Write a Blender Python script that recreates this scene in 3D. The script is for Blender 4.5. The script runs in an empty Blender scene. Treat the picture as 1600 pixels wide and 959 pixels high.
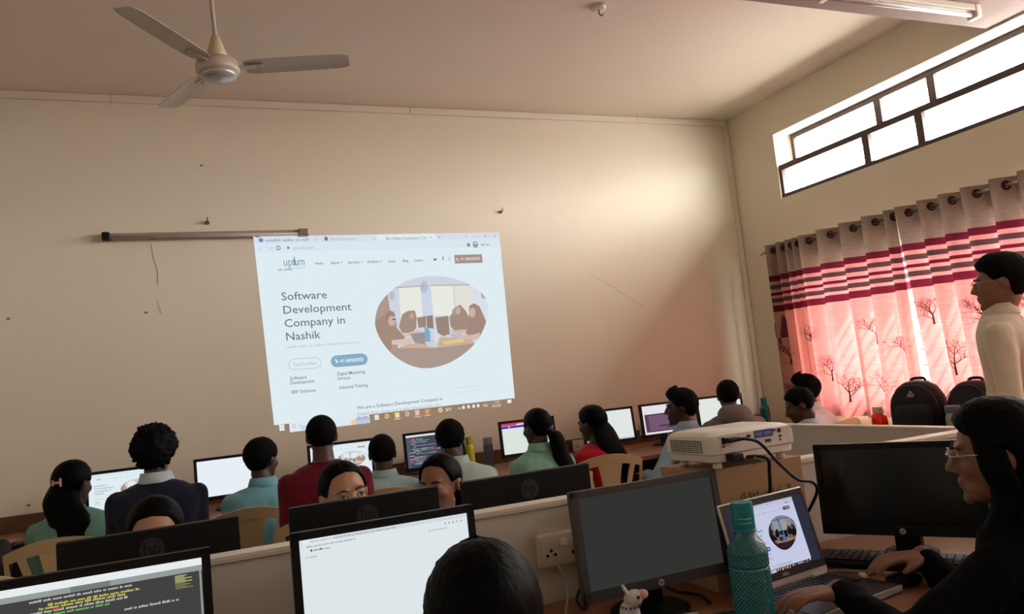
import bpy, bmesh, math, random
import numpy as np
from mathutils import Vector, Matrix, Euler, noise
random.seed(7)
rad = math.radians
SC = bpy.context.scene
COL = SC.collection

# ------------------------------------------------------------------ camera
CAM_H = 1.385
yaw, pitch, roll = rad(22.6575), rad(5.3945), rad(-5.7826)
fw = Vector((math.sin(yaw)*math.cos(pitch), math.cos(yaw)*math.cos(pitch), math.sin(pitch)))
r0 = Vector((math.cos(yaw), -math.sin(yaw), 0)); u0 = r0.cross(fw)
rr = math.cos(roll)*r0 + math.sin(roll)*u0; uu = rr.cross(fw)
cd = bpy.data.cameras.new('camera'); cam = bpy.data.objects.new('camera', cd); COL.objects.link(cam)
cd.sensor_fit = 'HORIZONTAL'; cd.sensor_width = 36.0; cd.lens = 36*1213.74/1600; cd.clip_start = 0.02
mw = Matrix((rr, uu, -fw)).transposed().to_4x4(); mw.translation = (0, 0, CAM_H)
cam.matrix_world = mw
SC.camera = cam

# ------------------------------------------------------------------ light
SC.view_settings.view_transform = 'Standard'
SC.view_settings.look = 'None'
SC.view_settings.gamma = 1.0
SC.view_settings.use_curve_mapping = False
EXPO = 0.28
SC.view_settings.exposure = EXPO
SKY = 40.0
w = bpy.data.worlds.new('sky'); SC.world = w; w.use_nodes = True
bg = w.node_tree.nodes['Background']; bg.inputs[0].default_value = (1.0, 0.975, 0.94, 1); bg.inputs[1].default_value = SKY
wn, wl = w.node_tree.nodes, w.node_tree.links        # hazy bright sky over darker ground
tcw = wn.new('ShaderNodeTexCoord'); sxw = wn.new('ShaderNodeSeparateXYZ'); rmp = wn.new('ShaderNodeValToRGB'); mrw = wn.new('ShaderNodeMapRange')
wl.new(tcw.outputs['Generated'], sxw.inputs[0]); wl.new(sxw.outputs[2], mrw.inputs[0]); mrw.inputs[1].default_value = -1; mrw.inputs[2].default_value = 1
wl.new(mrw.outputs[0], rmp.inputs[0]); ce = rmp.color_ramp.elements
ce[0].position = .47; ce[0].color = (.50, .475, .445, 1); ce[1].position = .54; ce[1].color = (1.0, .965, .93, 1)
wl.new(rmp.outputs[0], bg.inputs[0])
sd = bpy.data.lights.new('sun', 'SUN'); sd.energy = 29.0; sd.angle = rad(1.2); sd.color = (1, .95, .87)
sun = bpy.data.objects.new('sun', sd); COL.objects.link(sun)
sun.rotation_euler = Vector((-.45, -.52, -.75)).to_track_quat('-Z', 'Y').to_euler()
def portal(name, x, y0, y1, z0, z1):
    d = bpy.data.lights.new(name, 'AREA'); d.shape = 'RECTANGLE'; d.size = y1-y0; d.size_y = z1-z0
    o = bpy.data.objects.new(name, d); COL.objects.link(o)
    o.matrix_world = Matrix(((0, 0, 1, x), (1, 0, 0, (y0+y1)/2), (0, 1, 0, (z0+z1)/2), (0, 0, 0, 1)))
    d.cycles.is_portal = True
portal('portal_ventilator', 5.14, -1.2, 5.30, 2.74, 3.32)
portal('portal_window', 5.14, -1.2, 5.25, .95, 2.15)

# ------------------------------------------------------------------ materials
def lin(c):
    c = c/255.0
    return c/12.92 if c <= .04045 else ((c+.055)/1.055)**2.4
def srgb(*c): return tuple(lin(v) for v in c)
MATS = {}
def mat(name, col, rough=.6, metal=0, var=.08, vscale=6, bump=0, bscale=40, spec=.4, sheen=0, stretch=None, trans=0, alpha=1):
    if name in MATS: return MATS[name]
    m = bpy.data.materials.new(name); m.use_nodes = True; nt = m.node_tree; N = nt.nodes; L = nt.links
    p = N['Principled BSDF']; c = srgb(*col)
    p.inputs['Roughness'].default_value = rough; p.inputs['Metallic'].default_value = metal
    p.inputs['Specular IOR Level'].default_value = spec
    if sheen: p.inputs['Sheen Weight'].default_value = sheen
    if trans: p.inputs['Transmission Weight'].default_value = trans
    tc = N.new('ShaderNodeTexCoord'); mp = N.new('ShaderNodeMapping'); L.new(tc.outputs['Object'], mp.inputs[0])
    if stretch: mp.inputs['Scale'].default_value = stretch
    nz = N.new('ShaderNodeTexNoise'); nz.inputs['Scale'].default_value = vscale; nz.inputs['Detail'].default_value = 4
    L.new(mp.outputs[0], nz.inputs['Vector'])
    mx = N.new('ShaderNodeMix'); mx.data_type = 'RGBA'
    mx.inputs[6].default_value = (*[v*(1-var) for v in c], 1); mx.inputs[7].default_value = (*[min(1, v*(1+var)) for v in c], 1)
    L.new(nz.outputs['Fac'], mx.inputs[0]); L.new(mx.outputs[2], p.inputs['Base Color'])
    if bump:
        n2 = N.new('ShaderNodeTexNoise'); n2.inputs['Scale'].default_value = bscale; n2.inputs['Detail'].default_value = 5
        L.new(mp.outputs[0], n2.inputs['Vector'])
        b = N.new('ShaderNodeBump'); b.inputs['Strength'].default_value = bump; b.inputs['Distance'].default_value = .01
        L.new(n2.outputs['Fac'], b.inputs['Height']); L.new(b.outputs[0], p.inputs['Normal'])
    MATS[name] = m; return m
def wood(name, c1, c2, scale=(1.2, 14, 14), rough=.45):
    if name in MATS: return MATS[name]
    m = mat(name, c1, rough); nt = m.node_tree; N = nt.nodes
    mx = [n for n in N if n.type == 'MIX'][0]; mp = [n for n in N if n.type == 'MAPPING'][0]; nz = [n for n in N if n.type == 'TEX_NOISE'][0]
    mp.inputs['Scale'].default_value = scale; nz.inputs['Scale'].default_value = 3; nz.inputs['Distortion'].default_value = .6
    mx.inputs[6].default_value = (*srgb(*c1), 1); mx.inputs[7].default_value = (*srgb(*c2), 1)
    return m
def emit_attr():
    m = bpy.data.materials.new('display_light'); m.use_nodes = True; nt = m.node_tree; N = nt.nodes; L = nt.links
    N.remove(N['Principled BSDF']); e = N.new('ShaderNodeEmission'); a = N.new('ShaderNodeVertexColor'); a.layer_name = 'Col'
    L.new(a.outputs[0], e.inputs[0]); e.inputs[1].default_value = 1/(2**EXPO)
    L.new(e.outputs[0], N['Material Output'].inputs[0]); return m
M_EMIT = emit_attr()

WALL = mat('cream_distemper', (224, 215, 196), .85, var=.035, vscale=1.3, bump=.06, bscale=25, spec=.2)
CEIL = mat('ceiling_paint', (226, 214, 198), .9, var=.03, vscale=1.1, bump=.04, bscale=20, spec=.15)
BEAMM = mat('beam_paint', (152, 132, 124), .85, var=.03, vscale=2)
FLOORM = mat('floor_tile', (150, 140, 128), .35, var=.08, vscale=3)
TRIMM = mat('pvc_trunking', (222, 212, 194), .5, var=.03)
LAM_W = mat('grey_white_laminate', (208, 199, 188), .5, var=.02, vscale=2)
LAM_E = mat('pvc_edge_band', (226, 216, 200), .45, var=.02)
DESKW = wood('desk_laminate', (150, 104, 72), (120, 80, 54))
LEDGEW = wood('dark_ledge_laminate', (112, 76, 52), (88, 58, 40))
BLK = mat('black_plastic', (13, 13, 15), .5, var=.1, bump=.03, bscale=300, spec=.25)
BLKM = mat('matte_black_plastic', (14, 14, 15), .6, var=.1)
GREYP = mat('dark_grey_plastic', (62, 62, 64), .45, var=.05)
EMBL = mat('dark_emblem', (46, 43, 48), .35, var=.02)
SILV = mat('silver_emblem', (190, 192, 196), .3, .6, var=.02)
PROJW = mat('white_projector_plastic', (226, 222, 212), .38, var=.02)
CARD = mat('cardboard', (178, 144, 110), .85, var=.06, vscale=3, bump=.05, bscale=60)
CHAIRM = mat('beige_chair_plastic', (200, 174, 132), .35, var=.04)
CHAIRR = mat('maroon_chair_plastic', (84, 44, 38), .3, var=.06)
FRAMEM = mat('window_frame_paint', (82, 66, 62), .5, var=.06)
STEEL = mat('steel', (190, 188, 186), .25, .9, var=.03)
GROM = mat('dark_grommet', (64, 34, 32), .35, .5, var=.05)
FANM = mat('fan_enamel', (190, 176, 160), .4, var=.03)
TUBEM = mat('old_tube_fixture', (158, 142, 128), .4, var=.06)
CREAMP = mat('cream_switch_plastic', (222, 210, 190), .4, var=.02)
SKIN = mat('skin', (140, 98, 76), .5, var=.08, vscale=18, bump=.03, bscale=120)
SKIN2 = mat('skin_backlit', (74, 50, 40), .5, var=.08, vscale=18, bump=.03, bscale=120)  # backlight shade of the front row put into the skin colour
SKIN3 = mat('skin_light', (160, 114, 90), .48, var=.07, vscale=18, bump=.03, bscale=120)
HAIR = mat('black_hair', (7, 6, 6), .5, var=.4, vscale=60, bump=.25, bscale=120, stretch=(1, 1, .1), spec=.06)
HAIRC = mat('curly_black_hair', (11, 9, 9), .6, var=.3, vscale=40, bump=.8, bscale=60, spec=.1)
HAIRS = mat('short_black_hair', (12, 11, 11), .8, var=.3, vscale=90, bump=.4, bscale=160, spec=.08)
def cloth(name, col, var=.06): return mat(name, col, .85, var=var, vscale=9, bump=.25, bscale=14, spec=.15, sheen=.1)
def glassm(name, col, rough=.1, a=.5):
    if name in MATS: return MATS[name]
    m = mat(name, col, rough, trans=a, var=.02); MATS[name] = m; return m

# ------------------------------------------------------------------ mesh helpers
LINKQ = []; KIDS = {}
def LQ(o): LINKQ.append(o)      # linked all at once at the end, so the remeshing stays quick
def obj(name, bm, m=None, parent=None, smooth=False):
    if isinstance(bm, bmesh.types.BMesh):
        me = bpy.data.meshes.new(name); bm.normal_update(); bm.to_mesh(me); bm.free()
    else: me = bm
    if m is not None:
        me.materials.clear()
        for q in (m if isinstance(m, (list, tuple)) else [m]): me.materials.append(q)
    if smooth:
        me.polygons.foreach_set('use_smooth', [True]*len(me.polygons))
    o = bpy.data.objects.new(name, me); LQ(o)
    if parent is not None: o.parent = parent; KIDS.setdefault(parent.name, []).append(o)
    return o
def autosmooth(o, ang=40):
    bm = bmesh.new(); bm.from_mesh(o.data)
    for e in bm.edges:
        e.smooth = not (len(e.link_faces) == 2 and e.calc_face_angle(0) > rad(ang))
    for f in bm.faces: f.smooth = True
    bm.to_mesh(o.data); bm.free(); return o
def tag(o, label, cat, group=None):
    o['label'] = label; o['category'] = cat
    if group: o['group'] = group
    return o
def thing(name, label, cat, loc=(0, 0, 0), rotz=0, group=None):
    o = bpy.data.objects.new(name, None); o.empty_display_size = .1; LQ(o)
    o.location = loc; o.rotation_euler = (0, 0, rad(rotz)); return tag(o, label, cat, group)
def struct(name, bm, m, parent=None):
    o = obj(name, bm, m, parent)
    if parent is None: o['kind'] = 'structure'
    return o
def kids(o): return KIDS.get(o.name, [])
def dup(root, loc, rotz, label=None, group=None):
    r = root.copy(); LQ(r); r.location = loc; r.rotation_euler = (0, 0, rad(rotz))
    if label: r['label'] = label
    if group: r['group'] = group
    for ch in kids(root):
        c = ch.copy(); LQ(c); c.parent = r
        for g in kids(ch):
            d = g.copy(); LQ(d); d.parent = c
    return r
def B(): return bmesh.new()
def bx(bm, x0, x1, y0, y1, z0, z1, bev=0, M=None):
    m = Matrix.Translation(((x0+x1)/2, (y0+y1)/2, (z0+z1)/2)) @ Matrix.Diagonal((abs(x1-x0), abs(y1-y0), abs(z1-z0), 1))
    r = bmesh.ops.create_cube(bm, size=1, matrix=m)
    vs = r['verts']
    if bev:
        es = list({e for v in vs for e in v.link_edges})
        q = bmesh.ops.bevel(bm, geom=es, offset=bev, segments=2, affect='EDGES', profile=.5)
        vs = list({v for f in q['faces'] for v in f.verts} | {v for v in vs if v.is_valid})
    if M is not None: bmesh.ops.transform(bm, matrix=M, verts=vs)
    return bm
def ell(bm, c, r, rot=None, sub=2):
    m = Matrix.Translation(c)
    if rot is not None: m = m @ (rot.to_4x4() if isinstance(rot, Matrix) else Euler(rot).to_matrix().to_4x4())
    if not hasattr(r, '__len__'): r = (r, r, r)
    bmesh.ops.create_icosphere(bm, subdivisions=sub, radius=1, matrix=m @ Matrix.Diagonal((*r, 1)))
def cone(bm, a, b, ra, rb, n=12):
    a = Vector(a); b = Vector(b); d = b-a
    if d.length < 1e-6: return
    q = Vector((0, 0, 1)).rotation_difference(d)
    bmesh.ops.create_cone(bm, cap_ends=True, segments=n, radius1=ra, radius2=rb, depth=d.length, matrix=Matrix.Translation((a+b)/2) @ q.to_matrix().to_4x4())
def chain(bm, pts, rs, n=12, sub=2):
    for i, p in enumerate(pts):
        ell(bm, p, rs[i], sub=sub)
        if i: cone(bm, pts[i-1], p, rs[i-1], rs[i], n)
def catmull(pts, n=8):
    P = [Vector(p) for p in pts]; P = [P[0]*2-P[1]] + P + [P[-1]*2-P[-2]]; out = []
    for i in range(1, len(P)-2):
        for k in range(n):
            t = k/n; a, b, c, d = P[i-1:i+3]
            out.append(.5*((2*b)+(c-a)*t+(2*a-5*b+4*c-d)*t*t+(3*b-a-3*c+d)*t**3))
    out.append(P[-2]); return out
def tube(bm, pts, r, n=8, smooth=6, caps=True):
    pts = catmull(pts, smooth) if smooth > 1 and len(pts) > 2 else [Vector(p) for p in pts]
    rings = []; up = Vector((0, 0, 1)); prev = None
    for i, p in enumerate(pts):
        t = (pts[min(i+1, len(pts)-1)]-pts[max(i-1, 0)]).normalized()
        if prev is None:
            a = t.cross(up); a = a if a.length > .1 else t.cross(Vector((1, 0, 0))); a.normalize()
        else: a = (prev - t*prev.dot(t)).normalized()
        prev = a; b = t.cross(a)
        ri = r[i*(len(r)-1)//max(1, len(pts)-1)] if hasattr(r, '__len__') else r
        rings.append([bm.verts.new(p+ri*(math.cos(k*2*math.pi/n)*a+math.sin(k*2*math.pi/n)*b)) for k in range(n)])
    skin(bm, rings, caps)
def skin(bm, rings, caps=True):
    n = len(rings[0])
    for i in range(len(rings)-1):
        for k in range(n):
            bm.faces.new((rings[i][k], rings[i][(k+1) % n], rings[i+1][(k+1) % n], rings[i+1][k]))
    if caps: bm.faces.new(rings[0][::-1]); bm.faces.new(rings[-1])
def loft(bm, secs, n=20, p=2.0, M=None):
    """secs: (centre, rx, ry) horizontal sections"""
    rings = []
    for c, rx, ry in secs:
        ring = []
        for k in range(n):
            a = k*2*math.pi/n; ca, sa = math.cos(a), math.sin(a)
            v = Vector((c[0]+rx*math.copysign(abs(ca)**(2/p), ca), c[1]+ry*math.copysign(abs(sa)**(2/p), sa), c[2]))
            if M is not None: v = M @ v
            ring.append(bm.verts.new(v))
        rings.append(ring)
    skin(bm, rings)
    bmesh.ops.recalc_face_normals(bm, faces=bm.faces[:])
def lathe(bm, prof, n=24, M=None):
    rings = []
    for r, z in prof:
        rings.append([bm.verts.new((M or Matrix()) @ Vector((max(r, 1e-4)*math.cos(k*2*math.pi/n), max(r, 1e-4)*math.sin(k*2*math.pi/n), z))) for k in range(n)])
    skin(bm, rings); bmesh.ops.recalc_face_normals(bm, faces=bm.faces[:])
def prism(bm, pts, f0, f1):
    """polygon pts (2d) extruded between mapping functions"""
    a = [bm.verts.new(f0(*p)) for p in pts]; b = [bm.verts.new(f1(*p)) for p in pts]; n = len(pts)
    bm.faces.new(a); bm.faces.new(b[::-1])
    for i in range(n): bm.faces.new((a[i], b[i], b[(i+1) % n], a[(i+1) % n]))
    bmesh.ops.recalc_face_normals(bm, faces=bm.faces[:])
def remesh(bm, vox, it=4, fac=.5):
    me = bpy.data.meshes.new('tmp'); bm.to_mesh(me); bm.free()
    o = bpy.data.objects.new('tmp', me); COL.objects.link(o)
    m = o.modifiers.new('r', 'REMESH'); m.mode = 'VOXEL'; m.voxel_size = vox; m.use_smooth_shade = True
    if it: s = o.modifiers.new('s', 'SMOOTH'); s.factor = fac; s.iterations = it
    dg = bpy.context.evaluated_depsgraph_get()
    out = bpy.data.meshes.new_from_object(o.evaluated_get(dg))
    bpy.data.objects.remove(o); bpy.data.meshes.remove(me)
    out.polygons.foreach_set('use_smooth', [True]*len(out.polygons)); return out

# ------------------------------------------------------------------ flat display pictures
TXT = {}
def text_polys(s, bold=0):
    key = (s, bold)
    if key not in TXT:
        c = bpy.data.curves.new('t', 'FONT'); c.body = s; c.size = 1; c.resolution_u = 2; c.offset = bold
        o = bpy.data.objects.new('t', c); COL.objects.link(o)
        dg = bpy.context.evaluated_depsgraph_get(); me = bpy.data.meshes.new_from_object(o.evaluated_get(dg))
        TXT[key] = ([v.co.xy[:] for v in me.vertices], [p.vertices[:] for p in me.polygons])
        bpy.data.objects.remove(o); bpy.data.curves.remove(c); bpy.data.meshes.remove(me)
    return TXT[key]
class Canvas:
    def __init__(s, aspect): s.a = aspect; s.V = []; s.F = []; s.C = []
    def poly(s, pts, col, layer=1):
        b = len(s.V); s.V += [(u, v, layer) for u, v in pts]; s.F.append(tuple(range(b, b+len(pts)))); s.C.append(srgb(*col))
    def rect(s, u0, v0, u1, v1, col, layer=1, nu=1):
        s.poly([(u0, v0), (u1, v0), (u1, v1), (u0, v1)], col, layer)
    def ellipse(s, cu, cv, ru, rv, col, layer=1, n=28, a0=0, a1=2*math.pi):
        s.poly([(cu+ru*math.cos(a0+(a1-a0)*k/n), cv+rv*math.sin(a0+(a1-a0)*k/n)) for k in range(n)], col, layer)
    def pill(s, u0, v0, u1, v1, col, layer=1):
        r = (v1-v0)/2; ru = r/s.a; m = (v0+v1)/2; P = []
        for k in range(13): t = -math.pi/2+math.pi*k/12; P.append((u1-ru+ru*math.cos(t), m+r*math.sin(t)))
        for k in range(13): t = math.pi/2+math.pi*k/12; P.append((u0+ru+ru*math.cos(t), m+r*math.sin(t)))
        s.poly(P, col, layer)
    def text(s, t, u, v, size, col, layer=2, width=None, bold=0, center=False):
        V, F = text_polys(t, bold)
        if not V: return
        w = max(x for x, y in V); k = size/s.a
        if width: k = width/w
        if center: u = u-w*k/2
        b = len(s.V); s.V += [(u+x*k, v-y*size, layer) for x, y in V]
        for f in F: s.F.append(tuple(b+i for i in f)); s.C.append(srgb(*col))
    def scribble(s, u, v, size, col, width, layer=4, seed=1):
        # unreadable small print: rows of letter-sized strokes
        rs = random.Random(seed); x = u; k = size/s.a
        while x < u+width:
            for j in range(rs.randint(2, 8)):
                wd = k*rs.uniform(.22, .42); h = size*rs.choice((.5, .5, .5, .72))
                if x+wd > u+width: break
                s.rect(x, v-h, x+wd, v, col, layer); x += wd+k*.12
            x += k*.38
    def build(s, name, fmap, parent):
        me = bpy.data.meshes.new(name); me.from_pydata([fmap(u, v, l) for u, v, l in s.V], [], s.F)
        a = me.color_attributes.new('Col', 'FLOAT_COLOR', 'CORNER'); buf = []
        for p, c in zip(me.polygons, s.C): buf += [*c, 1]*p.loop_total
        a.data.foreach_set('color', buf); me.update()
        o = obj(name, me, M_EMIT, parent); return o
def homography(src, dst):
    A = []
    for (x, y), (u, v) in zip(src, dst):
        A.append([x, y, 1, 0, 0, 0, -u*x, -u*y, -u]); A.append([0, 0, 0, x, y, 1, -v*x, -v*y, -v])
    return np.linalg.svd(np.array(A, float))[2][-1].reshape(3, 3)
def happly(Hm, x, y):
    p = Hm @ np.array([x, y, 1.0]); return p[0]/p[2], p[1]/p[2]

# ================================================================== ROOM
XR, YF, ZC, XL, YB = 4.886, 5.90, 3.66, -2.7, -1.9
TH = .25
struct('floor', bx(B(), XL-TH, XR+TH, YB-TH, YF+TH, -.1, 0), FLOORM)
struct('ceiling', bx(B(), XL-TH, XR+TH, YB-TH, YF+TH, ZC, ZC+.12), CEIL)
struct('wall_front', bx(B(), XL-TH, XR+TH, YF, YF+TH, 0, ZC), WALL)
struct('wall_left', bx(B(), XL-TH, XL, YB, YF, 0, ZC), WALL)
struct('wall_back', bx(B(), XL-TH, XR+TH, YB-TH, YB, 0, ZC), WALL)
VY0, VY1, VZ0, VZ1 = -1.2, 5.30, 2.742, 3.322      # ventilator band
WY0, WY1, WZ0, WZ1 = -1.2, 5.25, .95, 2.15         # curtained window
b = B()
for z0, z1 in ((0, WZ0), (WZ1, VZ0), (VZ1, ZC)): bx(b, XR, XR+TH, YB, YF, z0, z1)
bx(b, XR, XR+TH, YB, WY0, WZ0, WZ1); bx(b, XR, XR+TH, WY1, YF, WZ0, WZ1)
bx(b, XR, XR+TH, YB, VY0, VZ0, VZ1); bx(b, XR, XR+TH, VY1, YF, VZ0, VZ1)
struct('wall_right', b, WALL)
struct('trim_1', bx(B(), XL, XR, 2.86, 3.25, 3.337, ZC), BEAMM)       # ceiling beam
# unseen slab added outside to keep direct sun out of the ventilator
struct('added_sunshade', bx(B(), XR+TH, XR+TH+.38, YB, YF, 3.36, 3.46), WALL)
# cable trunking along the ceiling and down the corner, in separate lengths
tr = bpy.data.objects.new('trim_3', None); LQ(tr); tr['kind'] = 'structure'
js = [XL, -.425, 1.737, 3.873, XR-.006]
for a, c in zip(js, js[1:]):
    obj('trunking_length', bx(B(), a+.0015, c-.0015, YF-.022, YF, ZC-.056, ZC-.002, .003), TRIMM, tr)
obj('trunking_length', bx(B(), XR-.052, XR-.004, YF-.026, YF, .86, ZC-.058, .003), TRIMM, tr)

# ------------------------------------------------------------------ ventilator window
def glass_pane():
    m = bpy.data.materials.new('clear_pane'); m.use_nodes = True; N = m.node_tree.nodes; L = m.node_tree.links
    N.remove(N['Principled BSDF']); t = N.new('ShaderNodeBsdfTransparent'); g = N.new('ShaderNodeBsdfGlossy'); g.inputs['Roughness'].default_value = .05
    t.inputs[0].default_value = (.94, .96, .97, 1)
    mx = N.new('ShaderNodeMixShader'); mx.inputs[0].default_value = .06
    L.new(t.outputs[0], mx.inputs[1]); L.new(g.outputs[0], mx.inputs[2]); L.new(mx.outputs[0], N['Material Output'].inputs[0]); return m
GLASS = glass_pane()
w1 = bpy.data.objects.new('window_1', None); LQ(w1); w1['kind'] = 'structure'
ms = [5.30, 4.33, 3.85, 2.88, 2.40, 1.43, .95, -.02, -.50, -1.2]
def vent_row(x, z0, z1, fr):
    y0, y1 = VY0, VY1-.012
    obj('window_frame', bx(B(), x-.02, x+.02, y0, y1, z1-fr, z1), FRAMEM, w1)
    obj('window_frame', bx(B(), x-.02, x+.02, y0, y1, z0, z0+fr), FRAMEM, w1)
    for i, y in enumerate(ms):
        a, c = (y-.05, y-.012) if i == 0 else ((y, y+.03) if i == len(ms)-1 else (y-.031, y+.031))
        obj('mullion', bx(B(), x-.018, x+.018, a, c, z0+fr, z1-fr), FRAMEM, w1)
    for a, c in zip(ms, ms[1:]):
        obj('window_pane', bx(B(), x+.004, x+.008, c+.02, a-.02, z0+fr-.004, z1-fr+.004), GLASS, w1)
vent_row(4.905, VZ0+.002, 3.012, .028)
vent_row(5.085, 3.012, VZ1-.002, .042)
obj('sash_ledge', bx(B(), 4.89, 5.10, VY0, VY1-.012, 2.998, 3.034), FRAMEM, w1)
# ------------------------------------------------------------------ curtained window with security grille
w2 = bpy.data.objects.new('window_2', None); LQ(w2); w2['kind'] = 'structure'
for z in (WZ0+.02, WZ1-.02): obj('window_frame', bx(B(), 5.04, 5.08, WY0, WY1, z-.02, z+.02), FRAMEM, w2)
yy = WY1
while yy > WY0:
    obj('mullion', bx(B(), 5.04, 5.08, yy-.05, yy-.01, WZ0+.04, WZ1-.04), FRAMEM, w2)
    obj('window_pane', bx(B(), 5.058, 5.062, max(WY0, yy-.74), yy-.05, WZ0+.04, WZ1-.04), GLASS, w2); yy -= .75
for k in range(9):
    z = WZ0+.12+k*.12
    b = B(); tube(b, [(5.11, WY0, z), (5.11, WY1, z)], .009, 6, 1); obj('grille_bar', b, FRAMEM, w2)

# ------------------------------------------------------------------ curtains
def curtain_mat():
    m = bpy.data.materials.new('striped_curtain_fabric'); m.use_nodes = True; nt = m.node_tree; N = nt.nodes; L = nt.links
    N.remove(N['Principled BSDF'])
    tc = N.new('ShaderNodeTexCoord'); sx = N.new('ShaderNodeSeparateXYZ'); L.new(tc.outputs['Object'], sx.inputs[0])
    mr = N.new('ShaderNodeMapRange'); mr.inputs[1].default_value = .8; mr.inputs[2].default_value = 2.4
    L.new(sx.outputs[2], mr.inputs[0])
    edges = [2.4, 2.068, 2.013, 1.985, 1.949, 1.917, 1.893, 1.867, 1.831, 1.805, 1.746, .8]
    kinds = ['h', 'm', 'l', 'g', 'l', 'm', 'l', 'g', 'l', 'm', 'b']
    dif = dict(h=(158, 140, 124), m=(92, 36, 50), l=(176, 140, 132), g=(84, 70, 70), b=(164, 140, 122))
    tra = dict(h=(140, 116, 104), m=(100, 26, 40), l=(228, 140, 138), g=(80, 50, 52), b=(230, 134, 130))
    def ramp(tab):
        r = N.new('ShaderNodeValToRGB'); r.color_ramp.interpolation = 'CONSTANT'; L.new(mr.outputs[0], r.inputs[0])
        cr = r.color_ramp; lo = edges[::-1]; ks = kinds[::-1]
        for i, k in enumerate(ks):
            p = (lo[i]-.8)/1.6
            e = cr.elements[0] if i == 0 else (cr.elements[1] if i == 1 else cr.elements.new(p))
            e.position = p; e.color = (*srgb(*tab[k]), 1)
        return r
    rd, rt = ramp(dif), ramp(tra)
    nz = N.new('ShaderNodeTexNoise'); mp = N.new('ShaderNodeMapping'); mp.inputs['Scale'].default_value = (14, 14, 260)
    L.new(tc.outputs['Object'], mp.inputs[0]); L.new(mp.outputs[0], nz.inputs['Vector']); nz.inputs['Scale'].default_value = 1; nz.inputs['Detail'].default_value = 3
    m2 = N.new('ShaderNodeMapRange'); m2.inputs[1].default_value = .3; m2.inputs[2].default_value = .7; m2.inputs[3].default_value = .78; m2.inputs[4].default_value = 1.12
    L.new(nz.outputs['Fac'], m2.inputs[0])
    def mul(src):
        v = N.new('ShaderNodeVectorMath'); v.operation = 'SCALE'; L.new(src.outputs[0], v.inputs[0]); L.new(m2.outputs[0], v.inputs['Scale']); return v
    d = N.new('ShaderNodeBsdfDiffuse'); t = N.new('ShaderNodeBsdfTranslucent')
    L.new(mul(rd).outputs[0], d.inputs[0]); L.new(mul(rt).outputs[0], t.inputs[0])
    mx = N.new('ShaderNodeMixShader'); mx.inputs[0].default_value = .16
    L.new(d.outputs[0], mx.inputs[1]); L.new(t.outputs[0], mx.inputs[2]); L.new(mx.outputs[0], N['Material Output'].inputs[0]); return m
CURT = curtain_mat()
PRINT = mat('maroon_print', (78, 34, 40), .85, var=.05)
ROD_X, ROD_Z = 4.78, 2.292
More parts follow.
